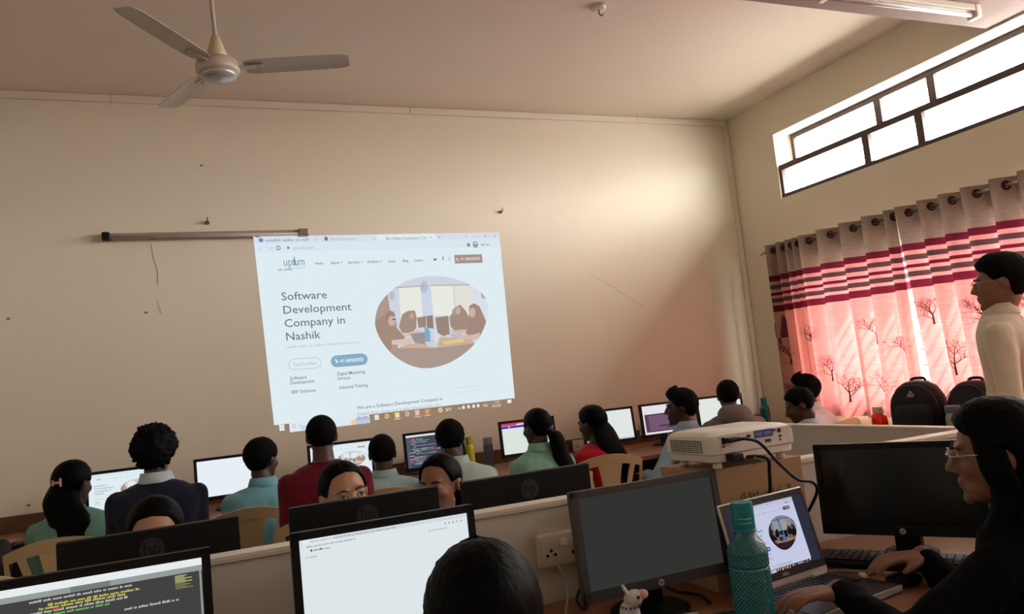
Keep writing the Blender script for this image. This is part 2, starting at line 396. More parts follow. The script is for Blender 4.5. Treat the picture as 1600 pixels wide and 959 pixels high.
def make_curtain(peaks, label, slide, trees, houses):
    t = thing('curtain', label, 'curtain', (0, 0, 0))
    y0, y1 = peaks[0], peaks[-1]; A = .07
    def surf(y, z, off=0.0):
        i = 0
        while i < len(peaks)-2 and y < peaks[i+1]: i += 1
        f = (peaks[i]-y)/(peaks[i]-peaks[i+1])
        per = peaks[i]-peaks[i+1]; amp = A*min(1, .45+per/.24*.55)
        k = (2.33-z)/1.5
        x = ROD_X-.0 - amp*math.cos(2*math.pi*f)*(1-.22*k) + .012*k*math.sin(y*17+i) - off
        wgt = max(0, min(1, (y-(y0-.9))/.9)) if slide else 0
        return Vector((x, y - slide*wgt*k + .012*k*math.sin(i*2.3), z))
    ny = 14*(len(peaks)-1); nz = 36; b = B(); g = []
    for i in range(ny+1):
        s = i/14; k = min(int(s), len(peaks)-2); y = peaks[k]+(peaks[k+1]-peaks[k])*(s-k)
        g.append([b.verts.new(surf(y, 2.345-(2.345-.835)*j/nz)) for j in range(nz+1)])
    for i in range(ny):
        for j in range(nz): b.faces.new((g[i][j], g[i][j+1], g[i+1][j+1], g[i+1][j]))
    obj('fabric', b, CURT, t, True)
    for k in range(len(peaks)-1):           # eyelet rings on every fold
        per = peaks[k]-peaks[k+1]
        for f in (.27, .73):
            y = peaks[k]-per*f; b = B(); p = surf(y, ROD_Z); q = surf(y-.004, ROD_Z)
            d = (q-p).normalized(); n = Vector((d.y, -d.x, 0)); a = d; u = Vector((0, 0, 1))
            R0 = []
            for s in range(20):
                an = s*2*math.pi/20; dirv = a*math.cos(an)+u*math.sin(an)
                R0.append([b.verts.new(p+dirv*(.024+.008*math.cos(w_))+n*.005*math.sin(w_)) for w_ in [h*math.pi/3 for h in range(6)]])
            for s in range(20):
                for h in range(6): b.faces.new((R0[s][h], R0[s][(h+1) % 6], R0[(s+1) % 20][(h+1) % 6], R0[(s+1) % 20][h]))
            obj('eyelet', b, GROM, t, True)
    def branch(b, y, z, ang, ln, wd, depth, rs):
        y2, z2 = y+math.sin(ang)*ln, z+math.cos(ang)*ln
        n = 3
        for s in range(n):
            f0, f1 = s/n, (s+1)/n
            pa, pb = (y+(y2-y)*f0, z+(z2-z)*f0), (y+(y2-y)*f1, z+(z2-z)*f1)
            wa, wb = wd*(1-.35*f0), wd*(1-.35*f1); px, pz = math.cos(ang), -math.sin(ang)
            def S(q): return surf(min(y0-.001, max(y1+.001, q[0])), q[1], .0025)
            vs = [b.verts.new(S(v)) for v in ((pa[0]-px*wa, pa[1]-pz*wa), (pa[0]+px*wa, pa[1]+pz*wa), (pb[0]+px*wb, pb[1]+pz*wb), (pb[0]-px*wb, pb[1]-pz*wb))]
            b.faces.new(vs)
        if depth:
            for k in (-1, 0, 1):
                if k == 0 and depth < 3 and rs.random() < .4: continue
                branch(b, y2, z2, ang*.9+k*.62+rs.uniform(-.3, .3), ln*rs.uniform(.62, .85), wd*.62, depth-1, rs)
            if depth > 1:
                ym, zm = y+(y2-y)*.55, z+(z2-z)*.55
                branch(b, ym, zm, ang+rs.choice((-1, 1))*rs.uniform(.5, .9), ln*.6, wd*.5, depth-1, rs)
    for ty, tz, sc in trees:
        rs = random.Random(int(ty*1000+tz*77)); b = B(); branch(b, ty, tz, 0, .085*sc, .005*sc, 4, rs); obj('tree_print', b, PRINT, t)
    for hy, hz in houses:
        b = B()
        def S(q): return surf(q[0], q[1], .004)
        w_ = .045
        for pts in (((-w_, 0), (w_, 0), (w_, .13), (0, .2), (-w_, .13)), ((-w_*.6, -.05), (-w_*.35, -.05), (-w_*.35, 0), (-w_*.6, 0)), ((w_*.35, -.05), (w_*.6, -.05), (w_*.6, 0), (w_*.35, 0))):
            b.faces.new([b.verts.new(S((hy+q[0], hz+q[1]))) for q in pts])
        obj('birdhouse_print', b, PRINT, t)
    return t
make_curtain([5.41, 5.27, 5.17, 5.09, 5.01, 4.77, 4.53, 4.31, 4.11, 4.03],
             'pink beige curtain with maroon stripes and tree prints nearest the front wall', 0,
             [(5.36, 1.28, .9), (5.36, .92, .9), (5.06, 1.38, .9), (4.92, 1.12, .9), (4.72, .95, .9), (4.43, 1.38, .95), (4.42, .92, 1.05), (4.20, 1.22, .9), (4.62, 1.62, .5)], [(5.37, 1.52)])
make_curtain([4.015, 3.82, 3.66, 3.49, 3.28, 3.10, 2.9, 2.7, 2.5, 2.3, 2.1, 1.9, 1.7],
             'pink beige curtain with maroon stripes hanging behind the standing person', .10,
             [(3.95, 1.48, .8), (3.80, 1.12, .9), (3.58, 1.40, .9), (3.45, 1.42, 1.0), (3.50, .95, 1.0), (3.36, 1.05, 1.0), (3.2, 1.4, .9), (3.0, 1.1, .9), (2.8, 1.4, .9)], [(3.52, 1.52)])
make_curtain([1.6-.2*k for k in range(15)],
             'pink beige striped curtain over the near end of the window', 0, [(1.4-.3*k, 1.1+.3*(k % 2), .9) for k in range(8)], [])
rod = thing('curtain_rod', 'silver curtain rod running along the window wall', 'curtain rod')
b = B(); tube(b, [(ROD_X, -1.3, ROD_Z), (ROD_X, 5.47, ROD_Z)], .0125, 12, 1); obj('pole', b, STEEL, rod, True)
b = B(); ell(b, (ROD_X, 5.52, ROD_Z), .026); cone(b, (ROD_X, 5.47, ROD_Z), (ROD_X, 5.52, ROD_Z), .016, .012); obj('finial', b, STEEL, rod, True)
for y in (5.45, 1.65, -1.25):
    b = B(); cone(b, (ROD_X, y, ROD_Z-.012), (XR, y, ROD_Z-.012), .007, .009); cone(b, (XR-.006, y, ROD_Z-.012), (XR, y, ROD_Z-.012), .022, .022); obj('bracket', b, STEEL, rod, True)

# ------------------------------------------------------------------ ceiling fan
FX, FY, FZ = .192, 3.80, 3.005
fan = thing('ceiling_fan', 'beige three bladed ceiling fan on a long down rod', 'ceiling fan', (FX, FY, FZ))
FT = Euler((rad(1.0), rad(-1.6), 0)).to_matrix().to_4x4()
b = B(); tube(b, [(-.018, .02, ZC-FZ-.02), (0, 0, .12)], .0105, 12, 1); obj('down_rod', b, FANM, fan, True)
b = B(); lathe(b, [(.012, .16), (.02, .158), (.034, .11), (.05, .07), (.052, .055), (.0, .055)], 28); obj('canopy_cup', b, mat('fan_cup_cream', (214, 194, 160), .4, var=.02), fan, True)
b = B(); lathe(b, [(.03, ZC-FZ-.001), (.055, ZC-FZ-.002), (.05, ZC-FZ-.06), (.02, ZC-FZ-.09), (0, ZC-FZ-.09)], 24); o = obj('ceiling_cup', b, FANM, fan, True); o.location = (-.018, .02, 0)
b = B(); lathe(b, [(0, .046), (.045, .046), (.085, .038), (.098, .026), (.101, .006), (.101, -.012), (.094, -.026), (.0, -.03)], 36); o = obj('motor_housing', b, FANM, fan, True); o.matrix_local = FT
b = B(); lathe(b, [(.0, -.024), (.084, -.025), (.086, -.034), (.078, -.048), (.05, -.058), (0, -.062)], 36); o = obj('bottom_cap', b, mat('fan_cap_grey', (176, 172, 170), .22, .3, var=.02), fan, True); o.matrix_local = FT
for k, (an, tilt) in enumerate(((-14, .8), (112, 1.0), (233, 4.0))):
    b = B(); ring = []
    for s in range(13):
        f = s/12; x = .125+.495*f; hw = .060+.004*math.sin(math.pi*f)
        if f < .06: hw *= .8+.2*f/.06
        if f > .95: hw *= 1-.22*((f-.95)/.05)
        tw = rad(-9); ring.append([b.verts.new((x, sy*hw*math.cos(tw)+.006, sy*hw*math.sin(tw)+zz-.004*f)) for sy, zz in ((-1, .0015), (-.3, .004), (.4, .005), (1, .0015), (1, -.0015), (.4, .002), (-.3, .001), (-1, -.0015))])
    skin(b, ring)
    bl = obj('blade', b, FANM, fan); autosmooth(bl, 50)
    bl.matrix_local = FT @ Matrix.Rotation(rad(an), 4, 'Z') @ Matrix.Rotation(rad(-tilt), 4, 'Y')
    b = B(); bx(b, .08, .215, -.022, .022, -.006, -.002, .002); obj('blade_bracket', b, FANM, bl)
    for px in (.185, .2):
        for py in (-.012, .012):
            b = B(); ell(b, (px, py, -.007), .004, sub=1); obj('screw', b, STEEL, bl)

# ------------------------------------------------------------------ tube lights, hooks, marks
t = thing('tube_light', 'unlit old tube light fixture mounted on the front wall', 'tube light', (-.52, YF, 2.64))
bx_ = B(); bx(bx_, .04, 1.34, -.045, -.012, -.012, .022, .004); obj('batten', bx_, TUBEM, t)
b = B(); tube(b, [(.05, -.06, -.012), (1.34, -.06, -.012)], .013, 10, 1); obj('tube', b, mat('dusty_tube', (172, 160, 150), .3, var=.04), t, True)
obj('end_cap', bx(B(), 0, .05, -.076, -.01, -.03, .026, .008), BLK, t)
obj('end_cap', bx(B(), 1.30, 1.38, -.076, -.01, -.028, .026, .008), mat('brown_steel_cap', (150, 128, 104), .35, .5), t)
for x in (.3, 1.0): obj('clip', bx(B(), x, x+.03, -.02, 0, -.02, .028), TUBEM, t)
t = thing('tube_light', 'silver tube light fixture fixed under the ceiling beam', 'tube light', (3.25, 3.03, 3.337))
obj('batten', bx(B(), 0, 1.22, -.03, .03, -.04, 0, .005), mat('white_batten', (200, 188, 174), .4, var=.03), t)
b = B(); tube(b, [(.03, .0, -.058), (1.18, .0, -.058)], .014, 12, 1); obj('tube', b, mat('glossy_tube_glass', (206, 200, 196), .08, var=.02, spec=.8), t, True)
for x in (0, 1.18): obj('end_cap', bx(B(), x, x+.045, -.036, .036, -.08, -.0, .008), CREAMP, t)
def hook(label, x, z, s=1):
    t = thing('wall_hook', label, 'hook', (x, YF, z)); b = B(); cone(b, (0, 0, 0), (0, -.02*s, 0), .016*s, .012*s); obj('plug', b, mat('rusty_metal', (110, 92, 74), .6, .3), t)
    b = B(); tube(b, [(0, -.018*s, 0), (0, -.05*s, -.004), (0, -.055*s, .02*s), (0, -.045*s, .03*s)], .004*s, 6, 5); obj('hook_wire', b, MATS['rusty_metal'], t)
hook('small rusty hook above the unlit wall tube light', .158, 2.735, 1.0)
hook('small metal clip on the bare wall right of the projection', 2.446, 2.79, .9)
t = thing('ceiling_hook', 'small round fitting with a hook on the ceiling', 'ceiling fitting', (2.48, 4.046, ZC))
b = B(); lathe(b, [(0, 0), (.05, 0), (.046, -.016), (.03, -.022), (0, -.022)], 20); obj('rose', b, CREAMP, t, True)
b = B(); tube(b, [(0, 0, -.02), (0, 0, -.045), (.016, 0, -.06), (.03, 0, -.045)], .004, 6, 5); obj('hook_wire', b, FRAMEM, t)
fill = mat('patched_plaster', (206, 188, 164), .9, var=.05)
wm = bpy.data.objects.new('trim_4', None); LQ(wm); wm['kind'] = 'structure'
for pts in ([(-.215, 2.58), (-.205, 2.48), (-.185, 2.40), (-.19, 2.30)], [(-.20, 2.19), (-.185, 2.13), (-.18, 2.09)], [(3.2, 2.24), (3.45, 2.10), (3.75, 1.90)]):
    b = B(); tube(b, [(x, YF-.0005, z) for x, z in pts], .0035 if pts[0][0] < 1 else .0015, 6, 4); obj('plaster_crack', b, fill, wm)
for x, z in ((.144, 3.16), (-.276, 2.108), (-1.09, 2.115), (-1.02, .905)):
    b = B(); ell(b, (x, YF, z), (.014, .004, .008), sub=1); obj('plaster_chip', b, mat('plaster_chip', (130, 112, 92), .9), wm)

# ================================================================== PROJECTED PICTURE
SRC = [(395.7, 369.5), (779.9, 363.1), (805.5, 633.6), (429.7, 677.9)]
H_PIC = homography(SRC, [(0, 0), (1, 0), (1, 1), (0, 1)])
def cuv(x, y): return happly(H_PIC, 570+x/5.641, 420+y/5.641)
OVAL = [(90, 470), (105, 370), (150, 280), (230, 195), (330, 125), (440, 82), (580, 62), (720, 72), (860, 108), (970, 165), (1050, 235), (1085, 310), (1088, 370), (1065, 480), (1010, 600), (930, 700), (820, 785), (700, 845), (560, 875), (440, 862), (330, 815), (230, 740), (150, 640), (105, 550)]
def smooth_loop(pts, n=4):
    P = [Vector((*p, 0)) for p in pts]; out = []; m = len(P)
    for i in range(m):
        a, b_, c, d = P[i-1], P[i], P[(i+1) % m], P[(i+2) % m]
        for k in range(n):
            t = k/n; q = .5*((2*b_)+(c-a)*t+(2*a-5*b_+4*c-d)*t*t+(3*b_-a-3*c+d)*t**3); out.append((q.x, q.y))
    return out
OVALS = smooth_loop(OVAL, 3)
def clip(poly, cl):
    out = poly; m = len(cl)
    for i in range(m):
        a, c = cl[i], cl[(i+1) % m]; inp = out; out = []
        def side(p): return (c[0]-a[0])*(p[1]-a[1])-(c[1]-a[1])*(p[0]-a[0])
        for j in range(len(inp)):
            p, q = inp[j-1], inp[j]; sp, sq = side(p), side(q)
            if (sp >= 0) != (sq >= 0):
                t = sp/(sp-sq); out.append((p[0]+(q[0]-p[0])*t, p[1]+(q[1]-p[1])*t))
            if sq >= 0: out.append(q)
        if not out: return []
    return out
def el(cx, cy, rx, ry, n=20): return [(cx+rx*math.cos(k*2*math.pi/n), cy+ry*math.sin(k*2*math.pi/n)) for k in range(n)]
def R4(x0, y0, x1, y1): return [(x0, y0), (x1, y0), (x1, y1), (x0, y1)]
PHOTO = [  # office scene: (outline, washed colour on the wall, colour on a monitor)
    (R4(60, 40, 1120, 900), (206, 212, 224), (120, 128, 150)),
    ([(60, 900), (60, 180), (200, 215), (225, 385), (280, 470), (300, 900)], (176, 152, 140), (56, 40, 42)),
    ([(300, 172), (490, 158), (512, 425), (316, 432)], (232, 234, 224), (150, 148, 142)),
    ([(488, 60), (578, 60), (592, 405), (512, 412)], (202, 213, 230), (104, 126, 170)),
    ([(580, 150), (772, 152), (792, 405), (604, 412)], (233, 235, 226), (156, 152, 146)),
    ([(788, 150), (920, 150), (940, 430), (800, 405)], (226, 224, 214), (140, 136, 134)),
    ([(920, 140), (1110, 140), (1110, 480), (940, 460)], (220, 224, 230), (120, 124, 140)),
    ([(1020, 185), (1075, 235), (1080, 262), (1030, 258)], (176, 170, 172), (70, 66, 70)),
    (el(522, 160, 34, 52), (184, 190, 208), (90, 96, 120)), (el(240, 235, 26, 40), (186, 190, 206), (80, 84, 104)),
    ([(270, 160), (560, 140), (560, 152), (270, 172)], (190, 182, 180), (80, 76, 80)),
    ([(580, 140), (920, 132), (920, 146), (580, 152)], (196, 186, 180), (80, 76, 80)),
    ([(180, 900), (290, 700), (640, 690), (960, 650), (1020, 700), (700, 920)], (172, 152, 142), (40, 32, 34)),
    ([(285, 700), (380, 660), (560, 650), (650, 600), (940, 608), (965, 655), (640, 695)], (206, 176, 150), (150, 116, 92)),
    ([(690, 642), (860, 612), (880, 640), (700, 664)], (222, 206, 140), (150, 128, 80)),
    ([(300, 510), (330, 400), (380, 370), (440, 366), (456, 420), (452, 520), (420, 560), (330, 565)], (166, 142, 128), (22, 18, 20)),
    (el(415, 415, 20, 28), (190, 164, 150), (60, 42, 38)),
    ([(330, 580), (470, 535), (492, 555), (350, 606)], (214, 190, 182), (130, 96, 84)),
    ([(80, 900), (80, 470), (190, 395), (250, 490), (310, 550), (352, 600), (340, 642), (240, 662), (220, 750), (260, 900)], (164, 140, 126), (24, 18, 22)),
    (el(225, 415, 42, 46), (158, 134, 122), (20, 16, 18)), (el(238, 458, 32, 46), (204, 176, 166), (100, 70, 60)),
    ([(240, 440), (275, 438), (276, 452), (240, 452)], (130, 110, 106), (20, 16, 16)),
    ([(235, 630), (420, 606), (462, 622), (380, 668), (240, 668)], (218, 194, 186), (140, 104, 90)),
    ([(460, 430), (540, 414), (540, 512), (472, 518)], (158, 136, 126), (18, 16, 20)),
    ([(544, 416), (598, 408), (606, 525), (548, 520)], (150, 128, 120), (20, 18, 24)),
    ([(620, 430), (735, 414), (748, 575), (690, 592), (640, 560)], (156, 134, 124), (18, 16, 22)),
    ([(400, 572), (530, 556), (530, 662), (440, 652)], (160, 146, 150), (40, 38, 48)),
    ([(525, 515), (555, 513), (576, 560), (576, 642), (530, 642)], (130, 172, 196), (48, 84, 170)),
    ([(535, 650), (640, 630), (645, 690), (560, 690)], (206, 208, 222), (110, 110, 140)),
    ([(605, 540), (625, 530), (660, 600), (640, 660), (610, 640)], (214, 220, 232), (60, 70, 150)),
    ([(745, 430), (800, 335), (840, 316), (890, 370), (922, 440), (890, 545), (790, 548), (756, 505)], (164, 140, 128), (22, 18, 22)),
    (el(822, 368, 22, 34), (202, 174, 160), (90, 62, 52)), (el(785, 380, 16, 30), (178, 152, 140), (40, 28, 26)),
    ([(915, 440), (920, 325), (960, 302), (1010, 330), (1050, 420), (1075, 480), (1010, 625), (960, 592), (890, 575), (900, 500)], (162, 138, 126), (20, 16, 20)),
    (el(948, 385, 27, 44), (206, 178, 164), (96, 66, 56)),
    ([(750, 545), (890, 533), (890, 567), (780, 567)], (212, 186, 176), (120, 88, 76)),
    ([(745, 572), (860, 570), (850, 612), (780, 612)], (190, 186, 204), (80, 80, 110)),
    ([(800, 590), (960, 578), (1012, 560), (1012, 606), (960, 622), (810, 616)], (212, 186, 176), (120, 88, 76)),
]
def site(C, dark=False, u0=0.0, v0=0.0, su=1.0, sv=1.0, lite=False):
    """the web page, drawn in a sub-rectangle of a canvas"""
    mu = lambda u: u0+u*su
    mv = lambda v: v0+v*sv
    ka = sv
    bgc = (196, 200, 226) if dark else (223, 237, 242)
    tx = (60, 60, 84) if dark else (120, 120, 128)
    soft = (130, 132, 160) if dark else (168, 178, 184)
    C.rect(mu(0), mv(0), mu(1), mv(.955), bgc, 1)
    C.rect(mu(0), mv(0), mu(.47), mv(.034), (184, 186, 208) if dark else (212, 224, 236), 2)
    C.rect(mu(.715), mv(0), mu(1), mv(.034), (184, 186, 208) if dark else (214, 222, 232), 2)
    C.rect(mu(0), mv(.034), mu(1), mv(.082), (190, 194, 220) if dark else (219, 231, 240), 2)
    T = lambda s, u, v, size, c, w=None, b=0, l=4: C.text(s, mu(u), mv(v), size*ka, c, l, None if w is None else w*su, b)
    if not lite:
        C.pill(mu(.018), mv(.008), mu(.035), mv(.03), (150, 120, 200), 3)
        C.scribble(mu(.043), mv(.027), .02*ka, soft, .16*su, 4, 2)
        C.ellipse(mu(.268), mv(.018), .007*su, .011*sv, tx, 3)
        T('Bootstrap demo', .285, .027, .021, soft, .1); T('x', .225, .026, .022, soft); T('x', .455, .026, .022, soft)
        T('Best Software Development Com', .505, .03, .023, tx, .17); T('x', .69, .028, .022, tx); T('+', .725, .029, .025, tx)
        T('-', .88, .024, .025, tx); T('o', .93, .024, .022, tx); T('x', .975, .024, .022, tx); T('v', .845, .024, .02, tx)
        T('<-', .015, .068, .024, soft); T('->', .05, .068, .024, soft); C.ellipse(mu(.086), mv(.06), .008*su, .012*sv, tx, 3); C.ellipse(mu(.086), mv(.06), .005*su, .008*sv, (219, 231, 240), 4)
        C.ellipse(mu(.122), mv(.06), .004*su, .007*sv, tx, 3); T('upturnits.com', .138, .069, .024, soft, .078)
        C.ellipse(mu(.886), mv(.066), .012*su, .018*sv, tx, 3); C.ellipse(mu(.886), mv(.066), .008*su, .013*sv, bgc, 4); C.ellipse(mu(.886), mv(.069), .006*su, .007*sv, tx, 5)
        C.rect(mu(.848), mv(.058), mu(.852), mv(.076), tx, 3); C.rect(mu(.853), mv(.058), mu(.861), mv(.076), tx, 3); C.scribble(mu(.912), mv(.074), .02*ka, soft, .04*su, 4, 4); T('o', .818, .074, .022, soft)
    T('up', .097, .152, .062, (150, 152, 158), .034, 0); T('turn', .131, .152, .062, (96, 140, 160), .046, 0)
    C.rect(mu(.138), mv(.108), mu(.142), mv(.15), (96, 140, 160), 3)
    if not lite:
        C.rect(mu(.12), mv(.163), mu(.177), mv(.165), (150, 170, 180), 3); C.scribble(mu(.076), mv(.176), .018*ka, soft, .062*su, 4, 3)
    for s, u, wd in (('Home', .217, .03), ('About', .276, .032), ('Services', .342, .046), ('Portfolio', .421, .046), ('Career', .503, .032), ('Blog', .564, .023), ('Contact', .611, .038)):
        T(s, u, .151, .021, tx, wd, .01)
    for u in (.314, .394, .472): C.poly([(mu(u), mv(.141)), (mu(u+.007), mv(.141)), (mu(u+.0035), mv(.147))], tx, 3)
    C.poly([(mu(.696), mv(.136)), (mu(.702), mv(.139)), (mu(.708), mv(.135)), (mu(.709), mv(.142)), (mu(.703), mv(.15)), (mu(.695), mv(.149))], tx, 3)
    T('f', .733, .15, .032, tx, None, .02); C.ellipse(mu(.765), mv(.143), .006*su, .01*sv, soft, 3); C.ellipse(mu(.765), mv(.143), .004*su, .007*sv, bgc, 4)
    C.rect(mu(.787), mv(.121), mu(.911), mv(.169), (44, 40, 60) if dark else (166, 146, 138), 2)
    T('+91 8483838383', .81, .153, .024, (226, 222, 228), .09, .012); C.poly([(mu(.793), mv(.137)), (mu(.797), mv(.137)), (mu(.804), mv(.153)), (mu(.800), mv(.156))], (240, 238, 240), 4)
    for s, v, wd in (('Software', .326, .172), ('Development', .395, .262), ('Company in', .463, .231), ('Nashik', .531, .132)):
        T(s, .076, v, .058, tx, wd, .006)
    C.scribble(mu(.078), mv(.572), .018*ka, (196, 208, 214) if not dark else soft, .28*su, 4, 5)
    C.pill(mu(.076), mv(.628), mu(.2), mv(.684), soft, 2); C.pill(mu(.0775), mv(.6303), mu(.1985), mv(.6817), bgc, 3)
    T('Find Out More', .095, .666, .025, soft, .086)
    C.pill(mu(.236), mv(.627), mu(.381), mv(.689), (40, 84, 180) if dark else (134, 172, 198), 2)
    T('+91 8483838383', .268, .668, .027, (236, 240, 248), .096, .015); C.poly([(mu(.252), mv(.646)), (mu(.257), mv(.646)), (mu(.264), mv(.665)), (mu(.259), mv(.668))], (240, 246, 250), 4)
    for s, u, v, wd in (('Software', .076, .734, .062), ('Development', .075, .757, .092), ('Digital Marketing', .255, .733, .11), ('Services', .255, .757, .05), ('ERP Solutions', .076, .805, .092), ('Industrial Training', .257, .805, .112), ('We are a Software Development Company in', .318, .921, .355)):
        T(s, u, v, .025, tx, wd, .008)
    T('Nashik that values and builds relationships. We', .316, .9535, .024, soft, .35)
    if not lite: T('Activate Windows', .735, .868, .022, (206, 218, 224), .1); T('Go to Settings to activate Windows.', .735, .892, .016, (206, 218, 224), .14)
    # oval photograph
    for i, (pts, cw, cdk) in enumerate(PHOTO):
        q = clip(pts, OVALS)
        if len(q) > 2: C.poly([(mu(a), mv(c)) for a, c in (cuv(*p) for p in q)], cdk if dark else cw, 2+i*.06)
    # task bar
    C.rect(mu(.055), mv(.947), mu(.364), mv(1.0), (150, 152, 180) if dark else (222, 232, 240), 2)
    if dark: C.rect(mu(.364), mv(.955), mu(1), mv(1), (34, 32, 44), 1); C.rect(mu(0), mv(.955), mu(.055), mv(1), (34, 32, 44), 1)
    for a, c in ((.018, .957), (.0275, .957), (.018, .973), (.0275, .973)): C.rect(mu(a), mv(c), mu(a+.0085), mv(c+.014), (238, 240, 240), 3)
    T('Type here to search', .089, .988, .03, soft, .12); C.ellipse(mu(.072), mv(.972), .006*su, .010*sv, soft, 3); C.ellipse(mu(.072), mv(.972), .0042*su, .0075*sv, (222, 232, 240), 4)
    C.poly([(mu(.30), mv(.985)), (mu(.318), mv(.957)), (mu(.335), mv(.965)), (mu(.35), mv(.957)), (mu(.363), mv(.97)), (mu(.363), mv(.985))], (186, 182, 214), 3)
    C.poly([(mu(.29), mv(1)), (mu(.31), mv(.982)), (mu(.363), mv(.978)), (mu(.363), mv(1))], (176, 208, 226), 3.5); C.ellipse(mu(.30), mv(.985), .011*su, .014*sv, (246, 204, 140), 4)
    ic = [(.393, (228, 226, 222)), (.434, (240, 176, 130)), (.477, (240, 222, 150)), (.519, (236, 180, 140)), (.561, (238, 190, 184)), (.604, (228, 150, 96)), (.66, (240, 206, 140))]
    for u, c in ic:
        if u in (.434, .519, .66): C.ellipse(mu(u), mv(.975), .0095*su, .014*sv, c, 2); C.ellipse(mu(u), mv(.975), .004*su, .006*sv, (120, 150, 200), 3)
        else: C.rect(mu(u-.009), mv(.962), mu(u+.009), mv(.988), c, 2)
    for u in (.477, .561, .604): C.rect(mu(u-.013), mv(.995), mu(u+.013), mv(.998), (226, 226, 226), 2)
    for s, u, v, wd in (('26\u00b0C', .682, .985, .026), ('^', .738, .988, .01), ('ENG', .851, .985, .02), ('11:24', .902, .973, .022)): T(s, u, v, .022, (236, 234, 230), wd)
    for s, u, v, wd in (('22-12-20', .892, .994, .04),): T(s, u, v, .022, (236, 234, 230), wd)
    for u in (.762, .785, .808, .828): C.rect(mu(u-.006), mv(.966), mu(u+.006), mv(.983), (228, 226, 222), 2)
    C.rect(mu(.964), mv(.962), mu(.982), mv(.98), (240, 240, 236), 2)
pim = thing('projected_image', 'bright web page projected on the front wall', 'projection', (0, YF, 0))
CORN = [(.466, 2.627), (2.415, 2.617), (2.406, 1.181), (.521, 1.176)]
H_W = homography([(0, 0), (1, 0), (1, 1), (0, 1)], CORN)
def wall_map(u, v, l):
    x, z = happly(H_W, u, v); return (x, -.0008-.00035*l, z)
cv = Canvas(1.35); site(cv); cv.build('web_page', wall_map, pim)

# ================================================================== DESKS AND PARTITIONS
t = thing('long_desk', 'long brown desk built along the front wall', 'desk', (0, 0, 0))
obj('desktop', bx(B(), XL+.02, XR-.02, 4.93, YF-.002, .72, .75, .004), DESKW, t)
obj('back_ledge', bx(B(), XL+.02, XR-.02, YF-.045, YF-.003, .752, .852, .003), LEDGEW, t)
obj('modesty_panel', bx(B(), XL+.02, XR-.02, 5.64, 5.66, .1, .72), LEDGEW, t)
for k in range(8): x = XL+.05+k*1.06; obj('leg_panel', bx(B(), x, x+.03, 5.36, 5.86, 0, .72), LEDGEW, t)
t = thing('side_desk', 'brown desk built along the window wall under the curtains', 'desk', (0, 0, 0))
obj('desktop', bx(B(), 4.30, XR-.003, 1.5, 4.36, .72, .75, .004), DESKW, t)
obj('back_ledge', bx(B(), XR-.045, XR-.003, 1.5, 4.36, .752, .83, .003), LEDGEW, t)
for k in range(4): y = 1.55+k*.9; obj('leg_panel', bx(B(), 4.38, 4.86, y, y+.03, 0, .72), LEDGEW, t)
PT = 1.03
t = thing('desk_partition', 'grey white laminate partition between the two rows of desks', 'partition', (0, 0, 0))
obj('panel', bx(B(), -2.2, 2.705, 2.095, 2.145, 0, PT-.012), LAM_W, t)
obj('edge_band', bx(B(), -2.2, 2.705, 2.088, 2.152, PT-.012, PT, .002), LAM_E, t)
obj('edge_lip', bx(B(), -2.2, 2.705, 2.0875, 2.0945, PT-.016, PT-.0125), LAM_E, t)
t = thing('end_partition', 'grey white laminate partition at the end of the desk row below the bags', 'partition', (0, 0, 0))
obj('panel', bx(B(), 2.712, 2.757, .9, 3.5, 0, PT-.006), LAM_W, t)
obj('edge_band', bx(B(), 2.709, 2.760, .898, 3.502, PT-.006, PT+.003, .002), LAM_E, t)
t = thing('near_desk', 'brown desk in front of the partition with the laptop on it', 'desk', (0, 0, 0))
obj('desktop', bx(B(), -2.2, 2.70, 1.415, 2.086, .72, .75, .004), DESKW, t)
for k in range(5): x = -2.15+k*1.19; obj('leg_panel', bx(B(), x, x+.03, 1.75, 2.07, 0, .72), LEDGEW, t)
t = thing('middle_desk', 'brown desk behind the partition where people sit facing the room', 'desk', (0, 0, 0))
obj('desktop', bx(B(), -2.2, 2.70, 2.153, 2.50, .72, .75, .004), DESKW, t)
for k in range(5): x = -2.15+k*1.19; obj('leg_panel', bx(B(), x, x+.03, 2.17, 2.30, 0, .72), LEDGEW, t)

